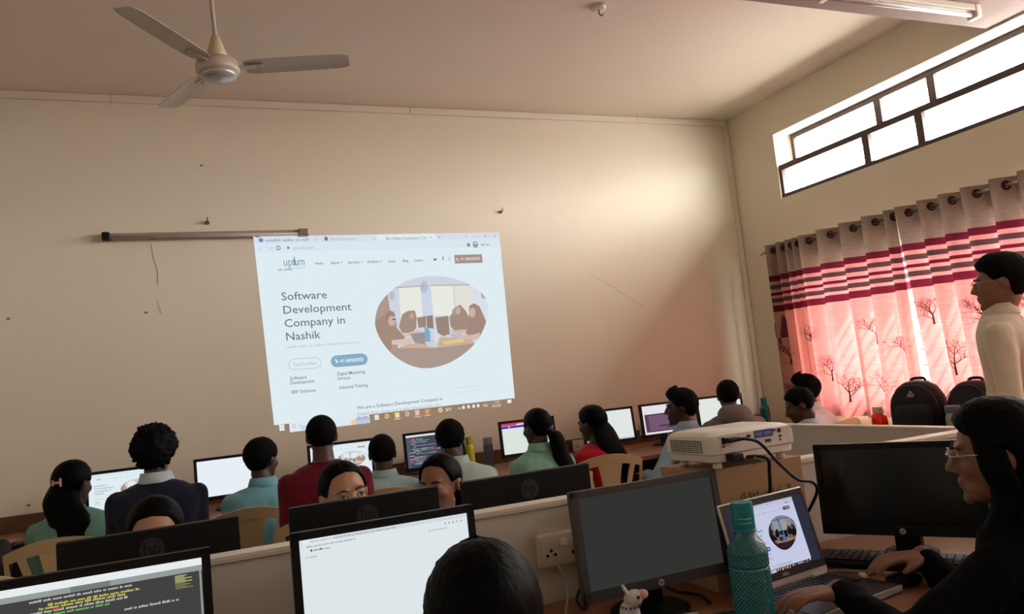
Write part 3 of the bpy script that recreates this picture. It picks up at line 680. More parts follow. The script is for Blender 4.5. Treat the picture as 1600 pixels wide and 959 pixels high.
# ------------------------------------------------------------------ monitors
def scr_code(C, bgc, top, cols, seed, rows=16, titleh=.06):
    rs = random.Random(seed); C.rect(0, 0, 1, 1, bgc, 1)
    if top: C.rect(0, 0, 1, titleh, top, 2)
    v = titleh+.07
    for k in range(rows):
        u = .04+.04*rs.randint(0, 3)
        for j in range(rs.randint(1, 4)):
            l = rs.uniform(.04, .16)
            if u+l > .8: break
            C.rect(u, v, u+l, v+.018, rs.choice(cols), 2); u += l+.015
        v += .9/(rows+2)
def screen_canvas(kind):
    C = Canvas(16/9)
    if kind == 'site': site(C, lite=True); C.rect(0, .955, 1, 1, (40, 40, 48), .5)
    elif kind == 'white': C.rect(0, 0, 1, 1, (224, 230, 226), 1); C.rect(0, .955, 1, 1, (190, 196, 196), 2)
    elif kind == 'white_cool': C.rect(0, 0, 1, 1, (232, 238, 246), 1)
    elif kind == 'code_dark':
        scr_code(C, (66, 70, 84), (226, 230, 232), [(120, 190, 150), (200, 110, 130), (190, 196, 204), (150, 160, 180)], 3); C.rect(0, .06, .06, 1, (84, 88, 100), 2)
        C.ellipse(.12, .14, .03, .045, (200, 70, 90), 4)
    elif kind == 'purple':
        C.rect(0, 0, 1, 1, (218, 228, 218), 1); C.rect(0, 0, 1, .08, (196, 60, 92), 2); C.rect(.3, .045, .75, .09, (238, 234, 240), 3); C.rect(0, .09, 1, .17, (92, 44, 178), 2)
        C.rect(.14, .11, .16, .15, (240, 240, 250), 3)
    elif kind == 'code_purple':
        C.rect(0, 0, 1, 1, (226, 226, 228), 1); C.rect(.04, .3, .96, .93, (92, 58, 84), 2); rs = random.Random(5)
        for k in range(9): C.rect(.12, .37+k*.06, .12+rs.uniform(.2, .6), .385+k*.06, (170, 140, 170), 3)
    elif kind == 'code_near':
        C.rect(0, 0, 1, 1, (66, 66, 66), 1); C.rect(0, 0, 1, .07, (232, 236, 238), 2); C.rect(0, .07, 1, .12, (150, 156, 154), 2)
        C.rect(.38, .07, .56, .12, (120, 126, 124), 3); C.rect(.985, .12, .995, 1, (150, 150, 148), 3)
        rs = random.Random(9); Y = (206, 200, 96); Wt = (196, 198, 190); G = (120, 190, 90); Rd = (196, 80, 80)
        lines = [(.20, .155, Wt, .46), (.28, .20, Y, .42), (.24, .225, Y, .40), (.20, .255, Wt, .44), (.22, .285, G, .34), (.62, .36, Wt, .26), (.26, .42, Y, .30), (.26, .47, Wt, .32), (.24, .53, G, .06), (.22, .60, Y, .24), (.24, .66, Wt, .26), (.24, .72, Rd, .28)]
        for i, (u, v, c, wd) in enumerate(lines): C.scribble(u, v, .03, c, wd, 4, 20+i)
        C.rect(.30, .232, .34, .244, Rd, 5)
        for k in range(9): C.rect(.865, .135+k*.014, .865+rs.uniform(.03, .09), .142+k*.014, rs.choice((Y, Wt, (140, 140, 90))), 3)
    elif kind == 'browser':
        C.rect(0, 0, 1, 1, (221, 230, 232), 1); C.rect(0, 0, 1, .045, (208, 218, 222), 2); C.rect(.02, .005, .2, .045, (226, 234, 236), 3)
        C.scribble(.04, .083, .024, (150, 160, 165), .28, 4, 41); C.scribble(.06, .035, .02, (140, 150, 155), .5, 4, 42)
        C.scribble(.06, .125, .022, (130, 138, 142), .12, 4, 43); C.scribble(.03, .185, .02, (160, 168, 172), .07, 4, 44); C.scribble(.75, .13, .02, (160, 168, 172), .12, 4, 45)
        for k in range(5): C.ellipse(.86+.025*k, .075, .005, .009, (140, 146, 150), 4)
        C.ellipse(.065, .115, .006, .01, (60, 60, 70), 5); C.ellipse(.115, .115, .005, .009, (60, 80, 140), 5)
        C.rect(0, .955, 1, 1, (52, 54, 62), 2)
        for k, c in enumerate(((230, 230, 235), (220, 90, 140), (230, 235, 235), (90, 160, 220), (240, 190, 80))): C.rect(.38+.03*k, .965, .40+.03*k, .99, c, 4)
    elif kind == 'dim_grey': C.rect(0, 0, 1, 1, (50, 50, 49), 1)  # screen is off; faint even glow stands in for its grey reflection
    return C
def monitor(label, x, y, rotz, kind, group=None, tilt=3, m=BLK, grey=False, z=.751, W=.44, sy=.045, br=.105):
    t = thing('computer_monitor', label, 'monitor', (x, y, z), rotz, group)
    Hh, z0, bz = .27, .07, .018
    Mx = Matrix.Translation((0, 0, z0+Hh/2)) @ Matrix.Rotation(rad(-tilt), 4, 'X') @ Matrix.Translation((0, 0, -z0-Hh/2))
    b = B(); bx(b, -W/2, W/2, -.012, .012, z0, z0+Hh, .004); o = obj('casing', b, GREYP if grey else m, t); o.matrix_local = Mx
    # rim standing proud of the screen
    b = B()
    for q in ((-W/2, -W/2+bz, z0, z0+Hh), (W/2-bz, W/2, z0, z0+Hh), (-W/2, W/2, z0+Hh-bz, z0+Hh), (-W/2, W/2, z0, z0+bz+.008)): bx(b, q[0], q[1], -.018, -.010, q[2], q[3])
    o = obj('bezel', b, GREYP if grey else m, t); o.matrix_local = Mx
    b = B(); bx(b, -W*.36, W*.36, .010, .036, z0+.02, z0+Hh*.58, .012); o = obj('back_shell', b, m, t); o.matrix_local = Mx
    sw, sh = W-2*bz, Hh-2*bz-.008
    if kind == 'off':
        b = B(); bx(b, -sw/2, sw/2, -.0135, -.011, z0+bz+.008, z0+Hh-bz); o = obj('screen', b, mat('switched_off_screen', (12, 12, 13), .22, var=.02, spec=.5), t); o.matrix_local = Mx
    elif kind == 'none': pass
    else:
        C = screen_canvas(kind)
        o = C.build('screen', lambda u, v, l: (-sw/2+u*sw, -.0122-.00012*l, z0+Hh-bz-v*sh), t); o.matrix_local = Mx
    # round maker badge, front and back
    b = B(); lathe(b, [(0, 0), (.0085, 0), (.0085, -.0015), (0, -.0015)], 20, Matrix.Translation((0, -.018, z0+.013)) @ Matrix.Rotation(rad(-90), 4, 'X')); o = obj('badge', b, SILV, t); o.matrix_local = Mx
    def letters(name, yy, size, zc, par, mm, flip=1):
        V, F = text_polys('hp', .02); wv = max(a for a, c in V)
        me = bpy.data.meshes.new(name); me.from_pydata([(flip*(a-wv/2)*size, yy, zc+(c-.25)*size) for a, c in V], [], F); return obj(name, me, mm, par)
    letters('badge_letters', -.0017-.018, .011, z0+.013, o, BLKM)
    b = B(); lathe(b, [(0, 0), (.031, 0), (.031, .0012), (0, .0012)], 28, Matrix.Translation((0, .0121, z0+Hh-.052)) @ Matrix.Rotation(rad(-90), 4, 'X')); o = obj('rear_emblem', b, EMBL, t); o.matrix_local = Mx
    letters('emblem_letters', .0138, .045, z0+Hh-.052, o, BLKM, -1)
    b = B(); bx(b, -.035, .035, .03, sy+.01, .01, z0+.12, .004); obj('stand_neck', b, m, t)
    b = B(); lathe(b, [(0, 0), (br, 0), (br, .006), (br*.86, .012), (.03, .016), (0, .016)], 28, Matrix.Translation((0, sy, 0))); obj('stand_base', b, m, t, True)
    return t
GF = 'monitors along the front wall'
YM = 5.42
def fx(r): return r*YM+.22
monitor('lit monitor showing a web page between the sea green kurta and the navy sweater', fx(-.118), YM, 3, 'site', GF)
monitor('lit monitor with blank white screen beside the person in the light blue shirt', fx(-.0055), YM, 2, 'white_cool', GF)
monitor('lit monitor showing the web page oval photo beside the person in maroon', fx(.125), YM, -2, 'site', GF)
monitor('lit monitor with dark code editor beside the leaning person', fx(.243)+.02, YM, -3, 'code_dark', GF)
monitor('lit monitor with red and purple header in front of the mint kurta', fx(.381), YM, -4, 'purple', GF, tilt=5)
monitor('lit monitor with blank white screen beside the red kurta', fx(.510)-.01, YM, -5, 'white', GF, tilt=6)
monitor('lit monitor with purple code window on white beside the grey blue shirt', fx(.605), YM, -5, 'code_purple', GF, tilt=5)
monitor('lit monitor with blank white screen beside the grey hoodie', fx(.703)+.01, YM, -5, 'white', GF, tilt=5)
GM = 'monitors seen from the back'
monitor('black monitor back covering a face up to the forehead', -.126, 2.33, 180, 'white', GM, tilt=0)
monitor('black monitor back in front of the person with a bindi', .447, 2.33, 180, 'white', GM, tilt=0)
monitor('black monitor back standing before the mint and red kurtas', .965, 2.33, 180, 'white', GM, tilt=0)
GN = 'monitors on the near desk'
monitor('black monitor showing coloured code lines on a dark grey editor', -.208, 1.88, 0, 'code_near', GN, tilt=2)
monitor('black monitor showing an almost empty white browser page', .402, 1.88, 0, 'browser', GN, tilt=2)
monitor('grey framed monitor with dim blank screen left of the laptop', 1.076, 1.80, 0, 'dim_grey', GN, tilt=4, grey=True)
monitor('switched off black monitor between the laptop and the person in round glasses', 1.905, 1.752, -57.6, 'off', GN, tilt=2, W=.45, sy=.078, br=.075)

# ------------------------------------------------------------------ power boards
def socket(label, x, y, z, wd=.135, hg=.085, plug=True):
    t = thing('power_socket', label, 'socket', (x, y, z))
    obj('plate', bx(B(), -wd/2, wd/2, -.022, 0, -hg/2, hg/2, .004), CREAMP, t)
    obj('face', bx(B(), -wd/2+.008, wd/2-.008, -.0245, -.0222, -hg/2+.008, hg/2-.008), CREAMP, t)
    obj('switch', bx(B(), -.012, .012, -.029, -.0246, .008, .03, .002), mat('switch_white', (234, 228, 214), .3), t)
    for px, pz in ((-.04, 0), (-.052, -.012), (-.028, -.012), (.04, 0), (.028, -.014), (.052, -.014)):
        b = B(); cone(b, (px, -.0245, pz), (px, -.026, pz), .0045, .0045, 10); obj('socket_hole', b, BLKM, t)
    if plug:
        b = B(); bx(b, .026, .060, -.06, -.027, -.022, .014, .008); ell(b, (.043, -.05, -.024), (.014, .012, .016)); obj('plug', b, BLKM, t, True)
    return t
socket('cream power socket with black plug on the desk partition', .948, 2.094, .896, .155, .092)
socket('cream power socket with plug on the ledge beside the red kurta', 2.93, YF-.046, .80, .15, .09)
socket('small cream power socket on the ledge behind the purple code monitor', 3.54, YF-.046, .855, .07, .09, False)
socket('small cream power socket on the ledge beside the dark code monitor', 1.47, YF-.046, .86, .07, .09, False)

def cable(label, pts, r, m, cat='cable', n=8):
    b = B(); tube(b, pts, r, n, 7); o = obj('cable', b, m, None, True); return tag(o, label, cat)
WCAB = mat('white_cable', (170, 166, 160), .5); GCAB = mat('grey_cable', (140, 136, 134), .45)
cable('black power cable hanging from the partition socket plug', [(.991, 2.03, .865), (.985, 2.02, .83), (.955, 2.0, .80), (.93, 1.98, .775), (.935, 1.955, .757), (.955, 1.98, .757), (.98, 2.05, .757)], .0045, BLKM)
cable('thin white cable hanging from the partition socket', [(.908, 2.066, .89), (.915, 2.05, .86), (.925, 2.02, .80), (.89, 1.97, .757), (.86, 1.90, .755), (.87, 1.80, .755)], .0028, WCAB)
cable('black cable curling on the desk under the grey monitor', [(1.22, 2.0, .757), (1.21, 1.92, .757), (1.235, 1.85, .757), (1.215, 1.77, .757)], .004, BLKM)

# ================================================================== THINGS ON THE NEAR DESK
# cardboard box with the projector on top
t = thing('cardboard_box', 'brown cardboard box with scribbled writing under the projector', 'box', (1.468, 1.955, .75), 0)
BXT = .327
b = B(); bx(b, -.172, .172, -.112, .112, 0, BXT, .002); obj('carton', b, CARD, t)
obj('flap', bx(B(), -.172, -.002, -.112, .112, BXT, BXT+.003), CARD, t)
obj('flap', bx(B(), .002, .172, -.112, .112, BXT, BXT+.003), CARD, t)
rs = random.Random(4); b = B(); x = -.06
for w_ in (5, 2, 3, 4):
    for k in range(w_):
        pts = [(x+rs.uniform(0, .012), -.1127, .245+rs.uniform(-.012, .014)) for _ in range(4)]
        tube(b, pts, .0009, 5, 3); x += .0125
    x += .012
obj('pen_writing', b, mat('pen_ink', (70, 44, 40), .7), t)
PZ = .75+BXT+.004
pj = thing('projector', 'white projector with vents and cables standing on the cardboard box', 'projector', (1.462, 1.935, PZ), 3)
PW, PD, PH, F0 = .315, .225, .084, .018
bm = B(); rings = []
def rrect(hw, hd, r, z, n=6):
    P = []
    for cx, cy, a0 in ((hw-r, hd-r, 0), (-hw+r, hd-r, 90), (-hw+r, -hd+r, 180), (hw-r, -hd+r, 270)):
        for k in range(n+1): a = rad(a0+90*k/n); P.append(Vector((cx+r*math.cos(a), cy+r*math.sin(a), z)))
    return P
for hw, hd, r, z in ((PW/2-.014, PD/2-.014, .02, F0), (PW/2-.006, PD/2-.006, .026, F0+.004), (PW/2-.005, PD/2-.005, .026, F0+.022), (PW/2, PD/2, .028, F0+.026), (PW/2, PD/2, .028, F0+PH-.022), (PW/2-.004, PD/2-.004, .028, F0+PH-.010), (PW/2-.018, PD/2-.018, .03, F0+PH-.001), (PW/2-.05, PD/2-.05, .03, F0+PH+.004)):
    rings.append([bm.verts.new(v) for v in rrect(hw, hd, r, z)])
skin(bm, rings); o = obj('housing', bm, PROJW, pj); autosmooth(o, 35)
for px, py in ((-PW/2+.04, -PD/2+.035), (PW/2-.04, -PD/2+.035), (-PW/2+.04, PD/2-.04), (PW/2-.04, PD/2-.04)):
    b = B(); lathe(b, [(0, 0), (.012, 0), (.014, .006), (.010, .02), (0, .02)], 16, Matrix.Translation((px, py, 0))); obj('foot', b, PROJW, pj, True)
# side vent: slots in rows
vn = obj('vent_grille', bx(B(), -PW/2-.0015, -PW/2+.004, -.078, .078, F0+.028, F0+.066), PROJW, pj)
sl = bx(B(), -.0004, .0004, -.0039, .0039, -.0015, .0015); slm = bpy.data.meshes.new('vent_slot'); sl.to_mesh(slm); sl.free(); slm.materials.append(BLKM)
for i in range(13):
    for j in range(7):
        o = bpy.data.objects.new('vent_slot', slm); LQ(o); o.parent = vn; o.location = (-PW/2-.0017, -.068+.0113*i, F0+.0315+.0052*j)
# rear connector panel
rp = obj('connector_panel', bx(B(), -PW/2+.03, PW/2-.02, -PD/2-.0012, -PD/2+.003, F0+.027, F0+.076), mat('white_panel', (216, 212, 204), .45), pj)
def port(x0, x1, z0, z1, m=BLKM): obj('port', bx(B(), x0, x1, -PD/2-.0026, -PD/2-.0012, F0+z0, F0+z1), m, rp)
BLU = mat('blue_vga', (54, 84, 170), .4)
port(-.122, -.112, .052, .070); port(-.112, -.086, .056, .068); port(-.032, -.018, .060, .067, BLKM)
port(-.004, .066, .054, .075, BLU)
for x in (.012, .046):
    obj('port', bx(B(), x-.012, x+.012, -PD/2-.0034, -PD/2-.0026, F0+.060, F0+.069), mat('vga_shell', (120, 130, 160), .35, .6), rp)
port(.034, .056, .038, .047, mat('serial_port', (60, 56, 56), .4)); port(.068, .076, .066, .072)
for x, z, r in ((.09, .066, .0065), (.088, .05, .003), (.094, .05, .003), (.09, .040, .003), (-.118, .045, .003)):
    b = B(); cone(b, (x, -PD/2-.0012, F0+z), (x, -PD/2-.003, F0+z), r, r, 14); obj('jack', b, BLKM, rp)
b = B(); bx(b, -.118, -.076, -PD/2-.030, -PD/2-.001, F0+.056, F0+.068, .003); o = obj('hdmi_plug', b, BLKM, pj)
b = B(); bx(b, -.112, -.078, -PD/2-.034, -PD/2+.004, F0+.004, F0+.024, .003); o = obj('power_plug', b, BLKM, pj)
# lens on the far side
b = B(); lathe(b, [(0, 0), (.035, 0), (.035, .012), (.028, .014), (.024, .004), (0, .003)], 28, Matrix.Translation((.08, PD/2-.002, F0+.045)) @ Matrix.Rotation(rad(-90), 4, 'X')); obj('lens', b, BLK, pj, True)
b = B(); bx(b, -.02, .10, -.03, .05, F0+PH+.002, F0+PH+.0055, .001); obj('button_plate', b, PROJW, pj)
def pw(x, y, z): v = Matrix.Translation(pj.location) @ Matrix.Rotation(rad(3), 4, 'Z') @ Vector((x, y, z)); return v
p0, p1 = pw(-.085, -PD/2-.028, F0+.062), pw(-.07, -PD/2-.034, F0+.012)
cable('black video cable running from the projector over the laptop lid', [p0, p0+Vector((.02, -.012, -.001)), p0+Vector((.06, -.015, -.018)), (1.475, 1.745, 1.085), (1.53, 1.745, 1.035), (1.60, 1.765, 1.015), (1.652, 1.81, .975), (1.665, 1.88, .90), (1.664, 1.97, .80), (1.665, 2.04, .757)], .0045, BLKM)
cable('black power cable dropping behind the laptop from the projector', [p1, p1+Vector((.03, -.006, -.002)), p1+Vector((.065, -.008, -.014)), (1.475, 1.79, 1.055), (1.48, 1.805, 1.0), (1.46, 1.815, .95), (1.42, 1.815, .80), (1.40, 1.81, .757)], .005, BLKM)
b = B(); tube(b, [p1+Vector((.02, -.004, -.001)), p1+Vector((.05, -.004, -.012))], .0056, 10, 1); o = obj('cable_label', b, WCAB, None, True); tag(o, 'white paper tag wrapped round the projector power cable', 'cable tag')

# ------------------------------------------------------------------ laptop
LAPY = 9
lp = thing('laptop', 'silver edged laptop showing the same web page', 'laptop', (1.455, 1.620, .751), LAPY)
LW, LD = .336, .222
LBASE = mat('laptop_dark_deck', (58, 54, 52), .4, var=.05); LSIL = mat('laptop_silver', (196, 194, 190), .3, .4, var=.02)
obj('base', bx(B(), -LW/2, LW/2, -LD/2, LD/2, .002, .019, .003), LSIL, lp)
obj('deck', bx(B(), -LW/2+.004, LW/2-.004, -LD/2+.003, LD/2-.004, .0185, .0205), LBASE, lp)
kb = obj('keyboard', bx(B(), -.142, .142, -.012, .092, .0206, .0212), BLKM, lp)
km = bx(B(), -.0077, .0077, -.0075, .0075, 0, .0026, .0012); kme = bpy.data.meshes.new('key'); km.to_mesh(kme); km.free(); kme.materials.append(mat('laptop_key', (30, 29, 30), .45))
for r in range(6):
    for c in range(15):
        if r == 0 and 4 < c < 9: continue
        o = bpy.data.objects.new('key', kme); LQ(o); o.parent = kb; o.location = (-.131+c*.0187, -.003+r*.0172, .0212)
b = B(); bx(b, -.085, .085, -.0065, .0065, 0, .0026, .001); o = obj('space_key', b, kme.materials[0], kb); o.location = (-.0, -.003, .0212)
obj('touchpad', bx(B(), -.06, .03, -.095, -.028, .0206, .0212), GREYP, lp)
obj('front_strip', bx(B(), -LW/2+.002, LW/2-.002, -LD/2-.001, -LD/2+.002, .012, .0185), LSIL, lp)
LID = Matrix.Translation((0, LD/2-.004, .02)) @ Matrix.Rotation(rad(-14), 4, 'X')
LH = .238
o = obj('lid', bx(B(), -LW/2, LW/2, 0, .010, 0, LH, .004), LSIL, lp); o.matrix_local = LID
o = obj('lid_bezel', bx(B(), -LW/2+.004, LW/2-.004, -.0015, .0, .018, LH-.004), mat('laptop_bezel', (40, 40, 43), .45), lp); o.matrix_local = LID
C = Canvas(16/9); C.rect(0, 0, 1, 1, (44, 46, 62), .2); site(C, dark=True, u0=.125, su=.75, lite=False)
o = C.build('screen', lambda u, v, l: (-LW/2+.016+u*(LW-.032), -.0018-.00012*l, LH-.022-v*(LH-.022-.038)), lp); o.matrix_local = LID
V, F = text_polys('DELL', .02); me = bpy.data.meshes.new('maker_letters'); wv = max(a for a, c in V)
me.from_pydata([((a-wv/2)*.011, -.0022, .024+c*.011) for a, c in V], [], F); o = obj('maker_letters', me, SILV, lp); o.matrix_local = LID
b = B(); ell(b, (0, -.0015, LH-.012), .0028, sub=1); o = obj('webcam', b, BLKM, lp); o.matrix_local = LID
for x in (-.12, .12): obj('hinge', bx(B(), x-.028, x+.028, LD/2-.016, LD/2+.004, .014, .028, .004), LSIL, lp)
cable('grey cable looping behind the laptop to the mouse hand', [(1.62, 1.79, .756), (1.655, 1.785, .756), (1.69, 1.74, .756), (1.725, 1.68, .756), (1.77, 1.615, .756), (1.83, 1.54, .756)], .004, GCAB)
cable('thin black mouse cable beside the laptop', [(1.665, 1.635, .754), (1.648, 1.665, .754), (1.645, 1.70, .754), (1.65, 1.74, .754)], .0022, BLKM)
t = thing('usb_stick', 'small pale plug lying on the desk behind the laptop', 'usb plug', (1.672, 1.70, .751), 62)
obj('body', bx(B(), -.018, .012, -.008, .008, .001, .011, .002), CREAMP, t); obj('connector', bx(B(), .012, .024, -.006, .006, .003, .008), STEEL, t)
t = thing('computer_mouse', 'black mouse under the hand beside the laptop', 'mouse', (1.690, 1.578, .751), 71)
b = B(); ell(b, (0, 0, .014), (.03, .052, .02)); bmesh.ops.bisect_plane(b, geom=b.verts[:]+b.edges[:]+b.faces[:], plane_co=(0, 0, .002), plane_no=(0, 0, 1), clear_inner=True); obj('shell', b, BLK, t, True)
obj('wheel', bx(B(), -.004, .004, .02, .035, .026, .033, .002), GREYP, t)

# ------------------------------------------------------------------ teal bottles
TEAL = mat('teal_bottle_plastic', (0, 116, 128), .15, var=.06, trans=.25, spec=.8); TEALC = mat('teal_cap_plastic', (2, 122, 136), .3, var=.04)
def water_bottle(label, loc, Hb, R, body, cap, emboss=True, shoulder=.62, neck=.42):
    t = thing('water_bottle', label, 'bottle', loc)
    prof = [(R*.86, 0), (R*.97, .004), (R, .012)]; zs = Hb*shoulder; zn = Hb*.815
    n = 168 if emboss else 28; b = B(); rings = []; rows = 150 if emboss else 20
    def rad_at(z):
        if z < zs: return R*(1-.02*abs(z-zs*.5)/zs)
        f = min(1, (z-zs)/(zn-zs)); return R*(neck+(1-neck)*(.5+.5*math.cos(math.pi*f)))
    for i in range(rows+1):
        z = Hb*.81*i/rows; r = rad_at(z)*(.93 if i == 0 else 1); ring = []
        for k in range(n):
            a = 2*math.pi*k/n; d = 0
            if emboss and z < zn*.9 and i > 4: d = .0026*abs(math.sin(14*a+z*330)*math.sin(14*a-z*330))**.7 if abs(z-zs*.86) > .003 else -.001
            ring.append(b.verts.new(((r+d)*math.cos(a), (r+d)*math.sin(a), z)))
        rings.append(ring)
    skin(b, rings); obj('body', b, body, t, True)
    b = B(); rc = R*neck*1.16
    lathe(b, [(0, Hb*.80), (rc*.98, Hb*.80), (rc, Hb*.81), (rc, Hb*.975), (rc*.94, Hb), (0, Hb)], 28); o = obj('cap', b, cap, t); autosmooth(o, 40)
    b = B(); lathe(b, [(rc*1.06, Hb*.795), (rc*1.08, Hb*.805), (rc*1.0, Hb*.812)], 28); obj('neck_ring', b, cap, t, True)
    return t
wb = water_bottle('large textured teal water bottle in front of the laptop', (1.122, 1.47, .751), .312, .0425, TEAL, TEALC, shoulder=.64, neck=.5)
b = B()
for row in (.955, .925):
    for k in range(8): a = rad(-150+k*9); rr_ = .0425*.5*1.16+.0004; bx(b, -.0016, .0016, -.0004, .0004, -.0012, .0012, 0, Matrix.Translation((rr_*math.cos(a), rr_*math.sin(a), .312*row-.02)) @ Matrix.Rotation(a+math.pi/2, 4, 'Z'))
obj('cap_print', b, mat('cap_print', (150, 200, 205), .4), wb)
water_bottle('small teal water bottle on the desk in the room corner', (4.57, 5.50, .751), .27, .042, TEAL, TEALC, False, neck=.55)
water_bottle('grey steel water bottle beside the red header monitor', (1.99, 5.50, .751), .235, .036, mat('grey_bottle', (84, 82, 92), .35), mat('grey_bottle_cap', (130, 128, 134), .35), False, .78, .8)
water_bottle('yellow bottle on the front desk behind the leaning person', (1.83, 5.46, .751), .26, .036, mat('yellow_bottle', (190, 180, 40), .4), mat('yellow_bottle_cap', (170, 160, 40), .4), False, .7, .6)
water_bottle('bright red orange bottle with pale cap beside the black backpacks', (4.38, 4.10, .751), .20, .052, mat('red_bottle_plastic', (250, 44, 14), .2, trans=.6), mat('pale_bottle_cap', (200, 170, 140), .4), False, .66, .66)
water_bottle('white bottle with grey blue cap beside the black backpacks', (4.352, 3.50, .751), .205, .048, mat('translucent_white_bottle', (186, 190, 186), .3, trans=.2), mat('grey_blue_cap', (92, 98, 118), .35), False, .6, .8)
t = thing('notebook', 'pale open notebook lying near the red bottle', 'notebook', (4.58, 4.22, .751), 8)
obj('pages', bx(B(), -.08, .08, -.1, .1, .002, .016), mat('paper', (232, 228, 220), .8), t); obj('cover', bx(B(), -.084, .084, -.104, .104, 0, .003), mat('notebook_cover', (120, 90, 80), .6), t)

# ------------------------------------------------------------------ backpacks
BAGM = mat('black_bag_fabric', (20, 19, 23), .75, var=.2, vscale=20, bump=.25, bscale=30)
def backpack(label, loc, rotz, s=1.0, emblem=False):
    t = thing('backpack', label, 'backpack', loc, rotz)
    b = B(); loft(b, [((0, 0, 0), .17*s, .10*s), ((0, 0, .03*s), .185*s, .115*s), ((0, 0, .16*s), .19*s, .115*s), ((0, .005, .26*s), .175*s, .105*s), ((0, .01, .33*s), .135*s, .085*s), ((0, .01, .37*s), .08*s, .055*s), ((0, .01, .38*s), .03*s, .02*s)], 28, 2.8)
    obj('main_pouch', remesh(b, .012, 6), BAGM, t)
    b = B(); loft(b, [((0, -.10*s, .015), .14*s, .05*s), ((0, -.115*s, .06*s), .15*s, .055*s), ((0, -.11*s, .17*s), .14*s, .05*s), ((0, -.095*s, .22*s), .10*s, .03*s)], 24, 3); obj('front_pocket', remesh(b, .011, 5), BAGM, t)
    b = B(); tube(b, [(-.05*s, .04, .35*s), (-.04*s, .05, .388*s), (.04*s, .05, .388*s), (.05*s, .04, .35*s)], .011*s, 8, 6); obj('top_handle', b, BAGM, t, True)
    for x in (-.09, .09):
        b = B(); tube(b, [(x*s, .08, .33*s), (x*1.15*s, .135, .25*s), (x*1.2*s, .13, .12*s), (x*s, .10, .04)], .016*s, 8, 6); obj('shoulder_strap', b, BAGM, t, True)
    b = B(); tube(b, [(-.165*s, -.07*s, .08*s), (-.15*s, -.085*s, .25*s), (-.08*s, -.08*s, .335*s), (0, -.07*s, .352*s), (.08*s, -.08*s, .335*s), (.15*s, -.085*s, .25*s), (.165*s, -.07*s, .08*s)], .003, 6, 6); obj('zip', b, GREYP, t, True)
    if emblem:
        b = B()
        def q(pts):
            a = [b.verts.new((x*s, -.112*s, z*s)) for x, z in pts]; c = [b.verts.new((x*s, -.102*s, z*s)) for x, z in pts]
            b.faces.new(a); b.faces.new(c[::-1])
            for i in range(len(a)): b.faces.new((a[i], c[i], c[(i+1) % len(a)], a[(i+1) % len(a)]))
        q([(0, .315), (-.012, .297), (.012, .297)]); q([(-.02, .292), (.02, .292), (.024, .284), (-.024, .284)]); q([(-.024, .280), (.024, .280), (.016, .27), (-.016, .27)])
        obj('emblem', b, mat('pale_emblem', (150, 148, 148), .5), t)
    return t
backpack('black backpack with small pale emblem on the window desk', (4.49, 3.86, .754), -72, .95, True)
backpack('black backpack half hidden behind the one with the emblem', (4.555, 3.50, .754), -84, .9)

# ------------------------------------------------------------------ keyboards
def keyboard(label, x, y, rotz, z=.751):
    t = thing('keyboard', label, 'keyboard', (x, y, z), rotz)
    obj('keyboard_body', bx(B(), -.22, .22, -.07, .07, .002, .02, .005), BLK, t)
    b = B()
    for r in range(6):
        for c in range(21):
            if c in (15, 19): continue
            bx(b, -.212+c*.0202, -.212+c*.0202+.0165, -.06+r*.0205, -.06+r*.0205+.0165, .019, .0255)
    o = obj('keys', b, mat('keyboard_keys', (30, 30, 32), .4), t); o['kind'] = 'stuff'; return t
keyboard('black keyboard beside the teal bottle under the grey monitor', 1.0, 1.583, 0)
keyboard('black keyboard on the desk under the switched off monitor', 1.831, 1.7286, -57.6)
keyboard('black keyboard under the hand of the person in the charcoal jacket', -.93, 5.10, 2)
t = thing('label_strip_box', 'flat black box with a pale paper strip beside the soft toy', 'box', (1.075, 1.698, .751), -8)
obj('case', bx(B(), -.05, .05, -.022, .022, 0, .02, .003), BLKM, t); obj('paper_strip', bx(B(), -.04, .045, -.012, .004, .0201, .0208), mat('strip_paper', (178, 172, 152), .7), t)

# ------------------------------------------------------------------ soft toy
TOYW = mat('white_plush', (214, 208, 204), .9, var=.06, vscale=40, bump=.3, bscale=200); TOYP = mat('pink_plush', (216, 172, 164), .9, var=.04)
ty = thing('soft_toy', 'small white animal soft toy with pink snout on the desk', 'soft toy', (.935, 1.70, .751), -20)
b = B(); ell(b, (0, 0, .03), (.034, .03, .032)); ell(b, (0, 0, .055), (.026, .024, .03)); chain(b, [(-.02, -.018, .02), (-.03, -.04, .012)], [.013, .012]); chain(b, [(.02, -.018, .02), (.03, -.04, .012)], [.013, .012]); obj('plush_body', remesh(b, .004, 3), TOYW, ty)
b = B(); ell(b, (.012, -.004, .088), (.026, .022, .02), (0, -.35, 0)); hd = obj('plush_head', b, TOYW, ty, True)
b = B(); ell(b, (.034, -.008, .096), (.014, .013, .012)); obj('snout', b, TOYP, hd, True)
for y in (-.02, .012):
    b = B(); ell(b, (-.006, y, .108), (.005, .007, .011), (0, -.4, 0)); obj('ear', b, TOYW, hd, True)
b = B(); ell(b, (.02, -.0245, .094), (.005, .0025, .005), sub=1); obj('eye', b, mat('toy_eye', (60, 60, 70), .3), hd, True)
b = B()
for k in range(14):
    a = k*2*math.pi/14; ell(b, (.004+.024*math.cos(a), .023*math.sin(a), .07), .0035, sub=1)
obj('stitched_collar', b, mat('blue_stitch', (70, 90, 130), .8), ty, True)

